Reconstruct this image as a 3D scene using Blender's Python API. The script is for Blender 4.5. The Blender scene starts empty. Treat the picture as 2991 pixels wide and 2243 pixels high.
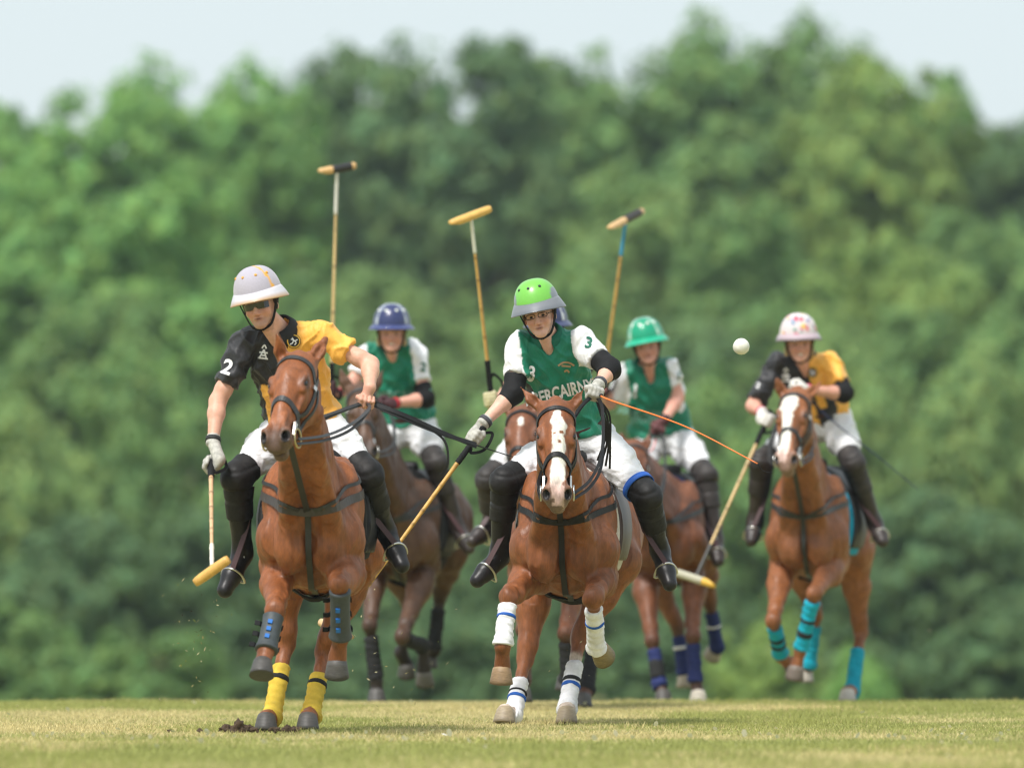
import bpy, bmesh, math, random
import numpy as np
from mathutils import Vector, Matrix
from mathutils.bvhtree import BVHTree

SC = bpy.context.scene
COL = SC.collection
R = math.radians

# ------------------------------------------------------------------ camera
CAM_H = 0.72
F_PX, PW, PH = 23200.0, 2991.0, 2243.0      # focal length in pixels of the full frame
TILT = math.atan((1721.0 - PH / 2) / F_PX)
cam_d = bpy.data.cameras.new('camera')
cam = bpy.data.objects.new('camera', cam_d)
COL.objects.link(cam)
cam.location = (0, 0, CAM_H)
cam.rotation_euler = (R(90) + TILT, 0, 0)
cam_d.sensor_fit = 'HORIZONTAL'
cam_d.sensor_width = 36.0
cam_d.lens = 36.0 * F_PX / PW
cam_d.clip_start = 0.5
cam_d.clip_end = 6000
cam_d.dof.use_dof = True
cam_d.dof.focus_distance = 41.2
cam_d.dof.aperture_fstop = cam_d.lens / 120.0
SC.camera = cam

# ------------------------------------------------------------------ light
SUN_EL, SUN_AZ = 56.0, 215.0     # azimuth measured from +Y (view direction), clockwise: behind the camera, a little left
w = bpy.data.worlds.new('World'); SC.world = w; w.use_nodes = True
nt = w.node_tree; nt.nodes.clear()
wo = nt.nodes.new('ShaderNodeOutputWorld'); wb = nt.nodes.new('ShaderNodeBackground')
sky = nt.nodes.new('ShaderNodeTexSky'); sky.sky_type = 'NISHITA'; sky.sun_disc = False
sky.sun_elevation = R(SUN_EL); sky.sun_rotation = R(SUN_AZ)
sky.air_density = 1.0; sky.dust_density = 3.0; sky.ozone_density = 1.0
# thin even cloud: the blue sky is veiled with pale grey-white, softly mottled
tc = nt.nodes.new('ShaderNodeTexCoord'); nz = nt.nodes.new('ShaderNodeTexNoise')
nz.inputs['Scale'].default_value = 2.2; nz.inputs['Detail'].default_value = 4
cr = nt.nodes.new('ShaderNodeValToRGB')
cr.color_ramp.elements[0].position = 0.3; cr.color_ramp.elements[0].color = (4.25, 4.85, 5.05, 1)
cr.color_ramp.elements[1].position = 0.7; cr.color_ramp.elements[1].color = (4.7, 5.1, 5.2, 1)
mx = nt.nodes.new('ShaderNodeMix'); mx.data_type = 'RGBA'; mx.inputs['Factor'].default_value = 0.86
nt.links.new(tc.outputs['Generated'], nz.inputs['Vector'])
nt.links.new(nz.outputs['Fac'], cr.inputs['Fac'])
nt.links.new(sky.outputs['Color'], mx.inputs['A']); nt.links.new(cr.outputs['Color'], mx.inputs['B'])
nt.links.new(mx.outputs['Result'], wb.inputs['Color'])
wb.inputs['Strength'].default_value = 0.10
nt.links.new(wb.outputs['Background'], wo.inputs['Surface'])

sd = bpy.data.lights.new('sun', 'SUN'); sun = bpy.data.objects.new('sun', sd); COL.objects.link(sun)
sd.energy = 2.3; sd.angle = R(12); sd.color = (1.0, 0.965, 0.92)
az, el = R(SUN_AZ), R(SUN_EL)
sdir = Vector((math.sin(az) * math.cos(el), math.cos(az) * math.cos(el), math.sin(el)))
sun.rotation_euler = sdir.to_track_quat('Z', 'Y').to_euler()
sun.location = (0, 30, 40)

vs = SC.view_settings
vs.view_transform = 'Standard'; vs.look = 'None'; vs.exposure = 0.90; vs.gamma = 1.0
vs.use_curve_mapping = False
SC.cycles.use_denoising = True
SC.cycles.max_bounces = 6
SC.cycles.use_adaptive_sampling = False
SC.cycles.filter_width = 1.25

# ------------------------------------------------------------------ helpers
_cf = np.array([0, math.cos(TILT), math.sin(TILT)]); _cu = np.array([0, -math.sin(TILT), math.cos(TILT)])
def P(u, v, D):
    """world point at depth D whose sight line passes through photograph pixel (u, v)"""
    d = _cf + np.array([1., 0, 0]) * ((u - PW / 2) / F_PX) + _cu * ((PH / 2 - v) / F_PX)
    return np.array([0, 0, CAM_H]) + d * (D / d[1])
def unit(a):
    a = np.asarray(a, float); return a / (np.linalg.norm(a) + 1e-12)
def orth(a, b):
    a = np.asarray(a, float); return unit(a - b * np.dot(a, b))

ORG = {}
def empty(name, loc):
    o = bpy.data.objects.new(name, None); COL.objects.link(o); o.location = loc
    o.empty_display_size = 0.2; ORG[o.name] = np.array(loc, float); return o
def tag(o, label=None, cat=None, group=None, kind=None):
    if label: o['label'] = label
    if cat: o['category'] = cat
    if group: o['group'] = group
    if kind: o['kind'] = kind
    return o
def link(name, me, mat, parent=None, org=None):
    o = bpy.data.objects.new(name, me); COL.objects.link(o)
    if mat is not None and len(me.materials) == 0: me.materials.append(mat)
    if parent is not None:
        o.parent = parent; ORG[o.name] = ORG[parent.name]
    else:
        org = np.zeros(3) if org is None else np.array(org, float)
        o.location = org; ORG[o.name] = org
    return o
def fast_mesh(name, V, F, smooth=True, col=None):
    """V (n,3); F (m,4) or (m,3) int array"""
    me = bpy.data.meshes.new(name)
    V = np.ascontiguousarray(V, dtype=np.float32); F = np.ascontiguousarray(F, dtype=np.int32)
    k = F.shape[1]
    me.vertices.add(len(V)); me.vertices.foreach_set('co', V.ravel())
    me.loops.add(F.size); me.loops.foreach_set('vertex_index', F.ravel())
    me.polygons.add(len(F)); me.polygons.foreach_set('loop_start', np.arange(len(F), dtype=np.int32) * k)
    if smooth: me.polygons.foreach_set('use_smooth', np.ones(len(F), dtype=bool))
    me.update(calc_edges=True)
    if col is not None:
        ca = me.color_attributes.new('Col', 'FLOAT_COLOR', 'POINT')
        c4 = np.ones((len(V), 4), dtype=np.float32); c4[:, :3] = col
        ca.data.foreach_set('color', c4.ravel())
    return me
def mk(name, V, F, mat, parent=None, smooth=True, col=None, org=None):
    base = ORG[parent.name] if parent is not None else (np.zeros(3) if org is None else np.array(org, float))
    V = np.asarray(V, float) - base
    if isinstance(F, list):
        me = bpy.data.meshes.new(name); me.from_pydata(V.tolist(), [], F)
        for p in me.polygons: p.use_smooth = smooth
        me.update()
        if col is not None:
            ca = me.color_attributes.new('Col', 'FLOAT_COLOR', 'POINT')
            c4 = np.ones((len(V), 4), dtype=np.float32); c4[:, :3] = col
            ca.data.foreach_set('color', c4.ravel())
    else:
        me = fast_mesh(name, V, F, smooth, col)
    return link(name, me, mat, parent, org)

def vnoise(p, scale, seed=0):
    """value noise, numpy"""
    p = np.asarray(p, float) * scale + seed * 17.31
    i = np.floor(p).astype(np.int64); f = p - i; f = f * f * (3 - 2 * f)
    def h(a):
        n = (a[:, 0] * 374761393 + a[:, 1] * 668265263 + a[:, 2] * 2147483647 + seed * 974634777) & 0xffffffff
        n = ((n ^ (n >> 13)) * 1274126177) & 0xffffffff
        return ((n ^ (n >> 16)) & 0xffff) / 65535.0
    r = 0
    for dx in (0, 1):
        for dy in (0, 1):
            for dz in (0, 1):
                wgt = (f[:, 0] if dx else 1 - f[:, 0]) * (f[:, 1] if dy else 1 - f[:, 1]) * (f[:, 2] if dz else 1 - f[:, 2])
                r = r + wgt * h(i + np.array([dx, dy, dz]))
    return r
def folds(V, a, b, fa, fb, seed):
    """sharp-crested creases running along direction a"""
    a = unit(a); b = orth(b, a); c_ = np.cross(a, b)
    q = np.stack([(V @ a) * fa, (V @ b) * fb, (V @ c_) * fb], 1); q = q + .35 * (vnoise(V, 9, seed + 3) - .5)[:, None] * fb * .12
    n = vnoise(q, 1.0, seed); return (1 - 2 * np.abs(n - .5)) ** 4
def sstep(a, b, x):
    t = np.clip((x - a) / (b - a), 0, 1); return t * t * (3 - 2 * t)

# ---- smooth-union solid modelling on a grid, meshed with surface nets
class SDF:
    def __init__(s, h): s.h = h; s.pr = []; s.mg = 0.0
    def cone(s, a, b, ra, rb, k=.03, op='u', flat=False):
        s.pr.append(('c', np.array(a, float), np.array(b, float), ra, rb, k, op, flat)); return s
    def chain(s, pts, rs, k=.02):
        for i in range(len(pts) - 1): s.cone(pts[i], pts[i + 1], rs[i], rs[i + 1], k)
        return s
    def ell(s, c, r, ax=None, k=.03, op='u'):
        ax = np.eye(3) if ax is None else np.array(ax, float)
        r = np.array([r, r, r] if np.isscalar(r) else r, float)
        s.pr.append(('e', np.array(c, float), ax, r, None, k, op, False)); return s
    def box(s):
        lo, hi = [], []
        for q in s.pr:
            if q[6] != 'u': continue
            if q[0] == 'c':
                m = max(q[3], q[4]); lo.append(np.minimum(q[1], q[2]) - m); hi.append(np.maximum(q[1], q[2]) + m)
            else:
                m = np.abs(q[2].T) @ q[3] if False else np.sqrt(((q[2] * q[3][:, None]) ** 2).sum(0))
                lo.append(q[1] - m); hi.append(q[1] + m)
        return np.min(lo, 0), np.max(hi, 0)
    def build(s, post=None, lo=None, hi=None):
        h = s.h
        b0, b1 = s.box(); pad = 3 * h + s.mg
        lo = b0 - pad if lo is None else np.array(lo); hi = b1 + pad if hi is None else np.array(hi)
        n = np.ceil((hi - lo) / h).astype(int) + 1
        ax = [(lo[i] + h * np.arange(n[i])).astype(np.float32) for i in range(3)]
        f = np.full(n, 1.0, dtype=np.float32)
        for q in s.pr:
            kind, c, b, ra, rb, k, op, flat = q
            if kind == 'c':
                m = max(ra, rb); l0 = np.minimum(c, b) - m; l1 = np.maximum(c, b) + m
            else:
                m = np.sqrt(((b * ra[:, None]) ** 2).sum(0)); l0 = c - m; l1 = c + m
            mg = k + 3 * h + s.mg
            i0 = np.clip(np.floor((l0 - mg - lo) / h).astype(int), 0, n); i1 = np.clip(np.ceil((l1 + mg - lo) / h).astype(int) + 1, 0, n)
            if np.any(i1 <= i0): continue
            sl = tuple(slice(i0[i], i1[i]) for i in range(3))
            X = ax[0][sl[0]][:, None, None]; Y = ax[1][sl[1]][None, :, None]; Z = ax[2][sl[2]][None, None, :]
            if kind == 'c':
                ba = b - c; l2 = float(ba @ ba) + 1e-9; L = math.sqrt(l2)
                px, py, pz = X - np.float32(c[0]), Y - np.float32(c[1]), Z - np.float32(c[2])
                t0 = (px * np.float32(ba[0]) + py * np.float32(ba[1]) + pz * np.float32(ba[2])) / np.float32(l2)
                t = np.clip(t0, 0, 1)
                qx = px - t * np.float32(ba[0]); qy = py - t * np.float32(ba[1]); qz = pz - t * np.float32(ba[2])
                d = np.sqrt(qx * qx + qy * qy + qz * qz)
                if flat:
                    tt = t0
                    qx = px - tt * np.float32(ba[0]); qy = py - tt * np.float32(ba[1]); qz = pz - tt * np.float32(ba[2])
                    d = np.sqrt(qx * qx + qy * qy + qz * qz) - (ra + t * np.float32(rb - ra))
                    d = np.maximum(np.maximum(d, -t0 * np.float32(L)), (t0 - 1) * np.float32(L))
                else:
                    d = d - (ra + t * np.float32(rb - ra))
            else:
                px, py, pz = X - np.float32(c[0]), Y - np.float32(c[1]), Z - np.float32(c[2])
                k0 = 0; k1 = 0
                for j in range(3):
                    lj = px * np.float32(b[j, 0]) + py * np.float32(b[j, 1]) + pz * np.float32(b[j, 2])
                    k0 = k0 + (lj / np.float32(ra[j])) ** 2; k1 = k1 + (lj / np.float32(ra[j] ** 2)) ** 2
                k0 = np.sqrt(k0); k1 = np.sqrt(k1) + 1e-6
                d = k0 * (k0 - 1) / k1
                d = np.where(k0 < 1e-3, -float(ra.min()), d)
            a = f[sl]
            if op == 'u':
                g = np.maximum(k - np.abs(a - d), 0) / k
                f[sl] = np.minimum(a, d) - g * g * np.float32(k * .25)
            else:
                d = -d
                g = np.maximum(k - np.abs(a - d), 0) / k
                f[sl] = np.maximum(a, d) + g * g * np.float32(k * .25)
        if post is not None:
            f = post(ax[0][:, None, None], ax[1][None, :, None], ax[2][None, None, :], f).astype(np.float32)
        return nets(f, h, lo)

def nets(f, h, lo):
    n = np.array(f.shape)
    s = f < 0
    c = np.zeros(n - 1, dtype=np.uint8)
    for dx in (0, 1):
        for dy in (0, 1):
            for dz in (0, 1):
                c += s[dx:n[0] - 1 + dx, dy:n[1] - 1 + dy, dz:n[2] - 1 + dz]
    act = (c > 0) & (c < 8)
    idx = np.full(n - 1, -1, dtype=np.int32)
    ijk = np.argwhere(act); idx[act] = np.arange(len(ijk))
    cor = [(a, b, d) for a in (0, 1) for b in (0, 1) for d in (0, 1)]
    cv = np.stack([f[ijk[:, 0] + a, ijk[:, 1] + b, ijk[:, 2] + d] for a, b, d in cor], 1)
    acc = np.zeros((len(ijk), 3)); cnt = np.zeros(len(ijk))
    for i in range(8):
        for j in range(i + 1, 8):
            df = np.array(cor[j]) - np.array(cor[i])
            if abs(df).sum() != 1: continue
            x = (cv[:, i] < 0) != (cv[:, j] < 0)
            t = np.where(x, cv[:, i] / (cv[:, i] - cv[:, j] + 1e-20), 0)
            acc[x] += (np.array(cor[i]) + t[:, None] * df)[x]; cnt[x] += 1
    V = lo + h * (ijk + acc / np.maximum(cnt, 1)[:, None])
    Fs = []
    for ax in range(3):
        o1, o2 = (ax + 1) % 3, (ax + 2) % 3
        a = [slice(None)] * 3; b = [slice(None)] * 3
        a[ax] = slice(0, n[ax] - 1); b[ax] = slice(1, n[ax])
        sa, sb = s[tuple(a)], s[tuple(b)]
        e = np.argwhere(sa != sb)
        e = e[(e[:, o1] > 0) & (e[:, o2] > 0) & (e[:, o1] < n[o1] - 1) & (e[:, o2] < n[o2] - 1)]
        ins = sa[e[:, 0], e[:, 1], e[:, 2]]
        q = []
        for d1, d2 in ((1, 1), (0, 1), (0, 0), (1, 0)):
            g = e.copy(); g[:, o1] -= d1; g[:, o2] -= d2
            q.append(idx[g[:, 0], g[:, 1], g[:, 2]])
        q = np.stack(q, 1); q[~ins] = q[~ins][:, ::-1]
        Fs.append(q)
    return V, np.concatenate(Fs)

def vnormals(V, F):
    n = np.cross(V[F[:, 2]] - V[F[:, 0]], V[F[:, 3]] - V[F[:, 1]])
    N = np.zeros_like(V)
    for i in range(4): np.add.at(N, F[:, i], n)
    return N / (np.linalg.norm(N, axis=1)[:, None] + 1e-12)
def bvh_of(V, F):
    return BVHTree.FromPolygons([tuple(v) for v in V.tolist()], F.tolist() if not isinstance(F, list) else F)

def catmull(pts, n):
    pts = np.array(pts, float)
    if len(pts) == 2: return pts[0] + (pts[1] - pts[0]) * np.linspace(0, 1, n)[:, None]
    q = np.vstack([2 * pts[0] - pts[1], pts, 2 * pts[-1] - pts[-2]])
    m = len(pts) - 1; out = []
    for t in np.linspace(0, m - 1e-9, n):
        i = int(t); x = t - i; a, b, c, d = q[i:i + 4]
        out.append(.5 * (2 * b + (c - a) * x + (2 * a - 5 * b + 4 * c - d) * x * x + (3 * b - a - 3 * c + d) * x ** 3))
    return np.array(out)
def tangents(p):
    t = np.gradient(p, axis=0); return t / (np.linalg.norm(t, axis=1)[:, None] + 1e-12)
def ribbon(p, nrm, wd, th):
    """strap of rectangular section: returns V, F"""
    t = tangents(p); wd = np.broadcast_to(wd, len(p))[:, None]
    sd_ = np.cross(t, nrm); sd_ /= (np.linalg.norm(sd_, axis=1)[:, None] + 1e-9)
    nn = np.cross(sd_, t)
    V = np.concatenate([p + sd_ * wd / 2 + nn * th / 2, p - sd_ * wd / 2 + nn * th / 2, p - sd_ * wd / 2 - nn * th / 2, p + sd_ * wd / 2 - nn * th / 2])
    n = len(p); F = []
    for i in range(n - 1):
        for j in range(4):
            k = (j + 1) % 4
            F.append((j * n + i, k * n + i, k * n + i + 1, j * n + i + 1))
    F.append((0, 3 * n, 2 * n, n)); F.append((n - 1, 2 * n - 1, 3 * n - 1, 4 * n - 1))
    return V, F
def strap(name, pts, wd, th, mat, parent, bvh=None, off=.004, n=40, nrm=None, keep=None, axis=None):
    p = catmull(pts, n)
    if axis is not None:
        # wrapped strap: lie on the outside of the body as seen from its axis
        def hit(x):
            c_ = axis(x); d_ = unit(x - c_); q_ = bvh.ray_cast(Vector(c_ + d_ * .9), Vector(-d_), 1.2)
            return (np.array(q_[0]), np.array(q_[1]), d_) if q_[0] is not None else (x, d_, d_)
        h = [hit(x) for x in p]; p = np.array([a + b * off for a, b, _ in h]); nn = np.array([b * .4 + c_ * .6 for _, b, c_ in h])
        for _ in range(10):
            p[1:-1] = p[1:-1] * .4 + (p[:-2] + p[2:]) * .3; nn[1:-1] = nn[1:-1] * .4 + (nn[:-2] + nn[2:]) * .3
            for i in range(len(p)):
                a, b, d_ = hit(p[i]); g = (p[i] - a) @ d_
                if g < off: p[i] = p[i] + d_ * (off - g)
        nn /= np.linalg.norm(nn, axis=1)[:, None] + 1e-9
    elif bvh is not None:
        q, nn = [], []
        for x in p:
            l, no, _, _ = bvh.find_nearest(Vector(x))
            q.append(np.array(l) + np.array(no) * off); nn.append(np.array(no))
        p = np.array(q); nn = np.array(nn)
        for _ in range(6):
            p[1:-1] = p[1:-1] * .5 + (p[:-2] + p[2:]) * .25; nn[1:-1] = nn[1:-1] * .5 + (nn[:-2] + nn[2:]) * .25
            for i in range(len(p)):
                l, no, _i, _d = bvh.find_nearest(Vector(p[i])); l = np.array(l); no = np.array(no); g = (p[i] - l) @ no
                if g < off: p[i] = p[i] + no * (off - g)
            if keep is not None:
                p = p - ((p - keep[0]) @ keep[1])[:, None] * keep[1]; nn = nn - (nn @ keep[1])[:, None] * keep[1]
        nn /= np.linalg.norm(nn, axis=1)[:, None] + 1e-9
    else:
        nn = np.tile(np.array([0, -1., 0]) if nrm is None else np.array(nrm, float), (n, 1))
    V, F = ribbon(p, nn, wd, th)
    return mk(name, V, F, mat, parent, smooth=False)
def tube_data(p, r, seg=8, close=False):
    p = np.array(p, float); t = tangents(p) if not close else unit_rows(np.roll(p, -1, 0) - np.roll(p, 1, 0))
    r = np.broadcast_to(r, len(p)); n = len(p)
    a = np.array([0, 0, 1.]) if abs(t[0][2]) < .9 else np.array([1., 0, 0])
    V = []
    for i in range(n):
        a = orth(a, t[i]); b = np.cross(t[i], a)
        for j in range(seg):
            th = 2 * math.pi * j / seg
            V.append(p[i] + r[i] * (a * math.cos(th) + b * math.sin(th)))
    F = []
    for i in range(n if close else n - 1):
        i2 = (i + 1) % n
        for j in range(seg):
            k = (j + 1) % seg
            F.append((i * seg + j, i * seg + k, i2 * seg + k, i2 * seg + j))
    if not close:
        F.append(tuple(range(seg))[::-1]); F.append(tuple((n - 1) * seg + j for j in range(seg)))
    return np.array(V), F
def unit_rows(a): return a / (np.linalg.norm(a, axis=1)[:, None] + 1e-12)
def tube(name, p, r, mat, parent=None, seg=8, close=False, smooth=True, col=None, org=None):
    V, F = tube_data(p, r, seg, close)
    return mk(name, V, F, mat, parent, smooth=smooth, col=col, org=org)
def ball(name, c, r, mat, parent=None, ax=None, seg=14, rings=9, col=None):
    r = np.array([r, r, r] if np.isscalar(r) else r, float); ax = np.eye(3) if ax is None else np.array(ax)
    V = [[0, 0, 1]]; F = []
    for i in range(1, rings):
        for j in range(seg):
            a, b = math.pi * i / rings, 2 * math.pi * j / seg
            V.append([math.sin(a) * math.cos(b), math.sin(a) * math.sin(b), math.cos(a)])
    V.append([0, 0, -1]); V = np.array(V) * r @ ax + np.array(c); L = len(V) - 1
    for j in range(seg):
        F.append((0, 1 + j, 1 + (j + 1) % seg))
        F.append((L, L - seg + (j + 1) % seg, L - seg + j))
    for i in range(rings - 2):
        for j in range(seg):
            a, b = 1 + i * seg + j, 1 + i * seg + (j + 1) % seg
            F.append((a, a + seg, b + seg, b))
    return mk(name, V, F, mat, parent, col=col)

# ------------------------------------------------------------------ materials
def srgb(r, g, b):
    f = lambda c: (c / 255 / 12.92) if c / 255 <= .04045 else ((c / 255 + .055) / 1.055) ** 2.4
    return (f(r), f(g), f(b))
MATS = {}
def mat(name, col=(.5, .5, .5), rough=.5, attr=False, var=0., vscale=20., bump=0., bscale=60., spec=.5, sheen=0., metal=0., sss=0., stretch=None, coat=0., dark=None, bdist=.004):
    if name in MATS: return MATS[name]
    m = bpy.data.materials.new(name); m.use_nodes = True; MATS[name] = m
    nt = m.node_tree; b = nt.nodes['Principled BSDF']
    b.inputs['Roughness'].default_value = rough; b.inputs['Metallic'].default_value = metal
    b.inputs['Specular IOR Level'].default_value = spec
    b.inputs['Sheen Weight'].default_value = sheen; b.inputs['Coat Weight'].default_value = coat
    b.inputs['Subsurface Weight'].default_value = sss
    if sss: b.inputs['Subsurface Radius'].default_value = (.012, .004, .002); b.inputs['Subsurface Scale'].default_value = 1.0
    tc = nt.nodes.new('ShaderNodeTexCoord'); vec = tc.outputs['Object']
    if stretch:
        mp = nt.nodes.new('ShaderNodeMapping'); mp.inputs['Scale'].default_value = stretch
        nt.links.new(vec, mp.inputs['Vector']); vec = mp.outputs['Vector']
    if attr:
        at = nt.nodes.new('ShaderNodeAttribute'); at.attribute_name = 'Col'; src = at.outputs['Color']
    else:
        rg = nt.nodes.new('ShaderNodeRGB'); rg.outputs[0].default_value = (*col, 1); src = rg.outputs[0]
    if var:
        nz = nt.nodes.new('ShaderNodeTexNoise'); nz.inputs['Scale'].default_value = vscale; nz.inputs['Detail'].default_value = 5
        nz.inputs['Roughness'].default_value = .65
        nt.links.new(vec, nz.inputs['Vector'])
        mr = nt.nodes.new('ShaderNodeMapRange'); mr.inputs['From Min'].default_value = .25; mr.inputs['From Max'].default_value = .75
        mr.inputs['To Min'].default_value = 1 - var; mr.inputs['To Max'].default_value = 1 + var
        nt.links.new(nz.outputs['Fac'], mr.inputs['Value'])
        mu = nt.nodes.new('ShaderNodeVectorMath'); mu.operation = 'SCALE'
        nt.links.new(src, mu.inputs[0]); nt.links.new(mr.outputs['Result'], mu.inputs['Scale']); src = mu.outputs['Vector']
    nt.links.new(src, b.inputs['Base Color'])
    if bump:
        n2 = nt.nodes.new('ShaderNodeTexNoise'); n2.inputs['Scale'].default_value = bscale; n2.inputs['Detail'].default_value = 4
        nt.links.new(vec, n2.inputs['Vector'])
        bp = nt.nodes.new('ShaderNodeBump'); bp.inputs['Strength'].default_value = bump; bp.inputs['Distance'].default_value = bdist
        nt.links.new(n2.outputs['Fac'], bp.inputs['Height']); nt.links.new(bp.outputs['Normal'], b.inputs['Normal'])
    return m
def coat_mat():
    m = bpy.data.materials.new('horse coat'); m.use_nodes = True; nt = m.node_tree; b = nt.nodes['Principled BSDF']
    b.inputs['Specular IOR Level'].default_value = .42
    tc = nt.nodes.new('ShaderNodeTexCoord'); at = nt.nodes.new('ShaderNodeAttribute'); at.attribute_name = 'Col'
    def noise(scale, st=(1, 1, 1), det=4, ridged=False):
        mp = nt.nodes.new('ShaderNodeMapping'); mp.inputs['Scale'].default_value = st; nt.links.new(tc.outputs['Object'], mp.inputs['Vector'])
        n = nt.nodes.new('ShaderNodeTexNoise'); n.inputs['Scale'].default_value = scale; n.inputs['Detail'].default_value = det
        if ridged: n.noise_type = 'RIDGED_MULTIFRACTAL'; n.normalize = True
        nt.links.new(mp.outputs['Vector'], n.inputs['Vector']); return n.outputs['Fac']
    def rng_(src, a, b_, c_, d):
        r = nt.nodes.new('ShaderNodeMapRange'); r.inputs['From Min'].default_value = a; r.inputs['From Max'].default_value = b_
        r.inputs['To Min'].default_value = c_; r.inputs['To Max'].default_value = d; nt.links.new(src, r.inputs['Value']); return r.outputs['Result']
    def mul(a, b_):
        v = nt.nodes.new('ShaderNodeMath'); v.operation = 'MULTIPLY'; nt.links.new(a, v.inputs[0]); nt.links.new(b_, v.inputs[1]); return v.outputs[0]
    f = mul(mul(rng_(noise(9, (1, 1, .6)), .3, .7, .80, 1.20), rng_(noise(160, (1, 1, .18), 3), .3, .7, .84, 1.16)), rng_(noise(34, (1, 1, .5), 4), .3, .7, .80, 1.20))
    sc = nt.nodes.new('ShaderNodeVectorMath'); sc.operation = 'SCALE'; nt.links.new(at.outputs['Color'], sc.inputs[0]); nt.links.new(f, sc.inputs['Scale'])
    nt.links.new(sc.outputs['Vector'], b.inputs['Base Color'])
    nt.links.new(rng_(noise(7), .35, .65, .42, .60), b.inputs['Roughness'])
    bp = nt.nodes.new('ShaderNodeBump'); bp.inputs['Strength'].default_value = .9; bp.inputs['Distance'].default_value = .022
    nt.links.new(noise(7, (1, 1, .55), 3, True), bp.inputs['Height'])
    b2 = nt.nodes.new('ShaderNodeBump'); b2.inputs['Strength'].default_value = .5; b2.inputs['Distance'].default_value = .005
    nt.links.new(noise(60, (1, 1, .25), 4), b2.inputs['Height']); nt.links.new(bp.outputs['Normal'], b2.inputs['Normal'])
    nt.links.new(b2.outputs['Normal'], b.inputs['Normal'])
    return m
M_COAT = coat_mat()
M_SKIN = mat('skin', attr=True, rough=.50, var=.13, vscale=45, bump=.25, bscale=90, spec=.4, sss=.12)
M_SHIRT = mat('shirt cloth', attr=True, rough=.58, var=.10, vscale=28, bump=.75, bscale=22, sheen=.12, bdist=.016, stretch=(1, 1, .5))
M_TROUSER = mat('white breeches', (.78, .78, .80), rough=.75, var=.06, vscale=14, bump=.8, bscale=17, bdist=.016, stretch=(.7, 1, 1.6))
M_LEATHER = mat('dark leather', (.013, .0125, .013), rough=.50, var=.3, vscale=40, bump=.2, bscale=120, spec=.3)
M_GREYLEATHER = mat('weathered grey leather', (.026, .027, .028), rough=.48, var=.3, vscale=50, bump=.2, bscale=120)
M_BROWNLEATHER = mat('brown leather', (.055, .03, .024), rough=.45, var=.35, vscale=30, bump=.3, bscale=60)
M_BLACKBOOT = mat('black boot leather', (.013, .012, .013), rough=.40, var=.5, vscale=20, bump=.35, bscale=30, spec=.35)
M_BROWNBOOT = mat('dusty brown boot leather', (.035, .026, .024), rough=.45, var=.45, vscale=14, bump=.25, bscale=40)
M_GUARD = mat('knee guard leather', (.014, .013, .013), rough=.58, var=.6, vscale=22, bump=.6, bscale=50, spec=.28)
M_GUARD2 = mat('worn brown knee guard leather', (.026, .021, .019), rough=.6, var=.6, vscale=20, bump=.6, bscale=50)
M_STEEL = mat('steel', (.62, .61, .58), rough=.28, metal=1.0)
M_BRASS = mat('dull brass', (.55, .47, .28), rough=.35, metal=1.0)
M_BLACK = mat('black fabric', (.009, .009, .010), spec=.25, rough=.75, var=.2, vscale=40, bump=.3, bscale=90)
M_EYE = mat('dark eye', (.008, .006, .005), rough=.18, spec=.6)
M_EYEWHITE = mat('eye', attr=True, rough=.15)
M_LENS = mat('dark lens', (.01, .01, .012), rough=.06, spec=.9)
M_TEETH = mat('teeth', (.75, .70, .6), rough=.3)
M_PAINT = mat('helmet shell', attr=True, rough=.33, coat=.25, var=.04, vscale=60)
M_VELVET = mat('helmet cloth', attr=True, rough=.85, sheen=.3, var=.08, vscale=120)
M_GLOVE = mat('worn leather glove', (.42, .41, .37), rough=.7, var=.4, vscale=45, bump=.3, bscale=80)
M_HAIRB = mat('blond hair', (.45, .31, .14), rough=.55, var=.3, vscale=80, bump=.6, bscale=90)
M_PRINTW = mat('white print', (.78, .78, .78), rough=.7)
M_PRINTG = mat('green print', (.01, .12, .075), rough=.7)
M_PRINTK = mat('black print', (.015, .015, .015), rough=.7)
M_PRINTT = mat('tan print', (.42, .28, .14), rough=.7)
M_PRINTY = mat('yellow print', (.75, .46, .06), rough=.7)
M_CANE = mat('bamboo cane', attr=True, rough=.45, var=.18, vscale=40)
M_HOOF = mat('hoof horn', attr=True, rough=.55, var=.3, vscale=30, bump=.4, bscale=40, stretch=(1, 1, 4))
M_WRAP = mat('bandage cloth', attr=True, rough=.85, var=.20, vscale=22, bump=.3, bscale=140)
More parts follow.
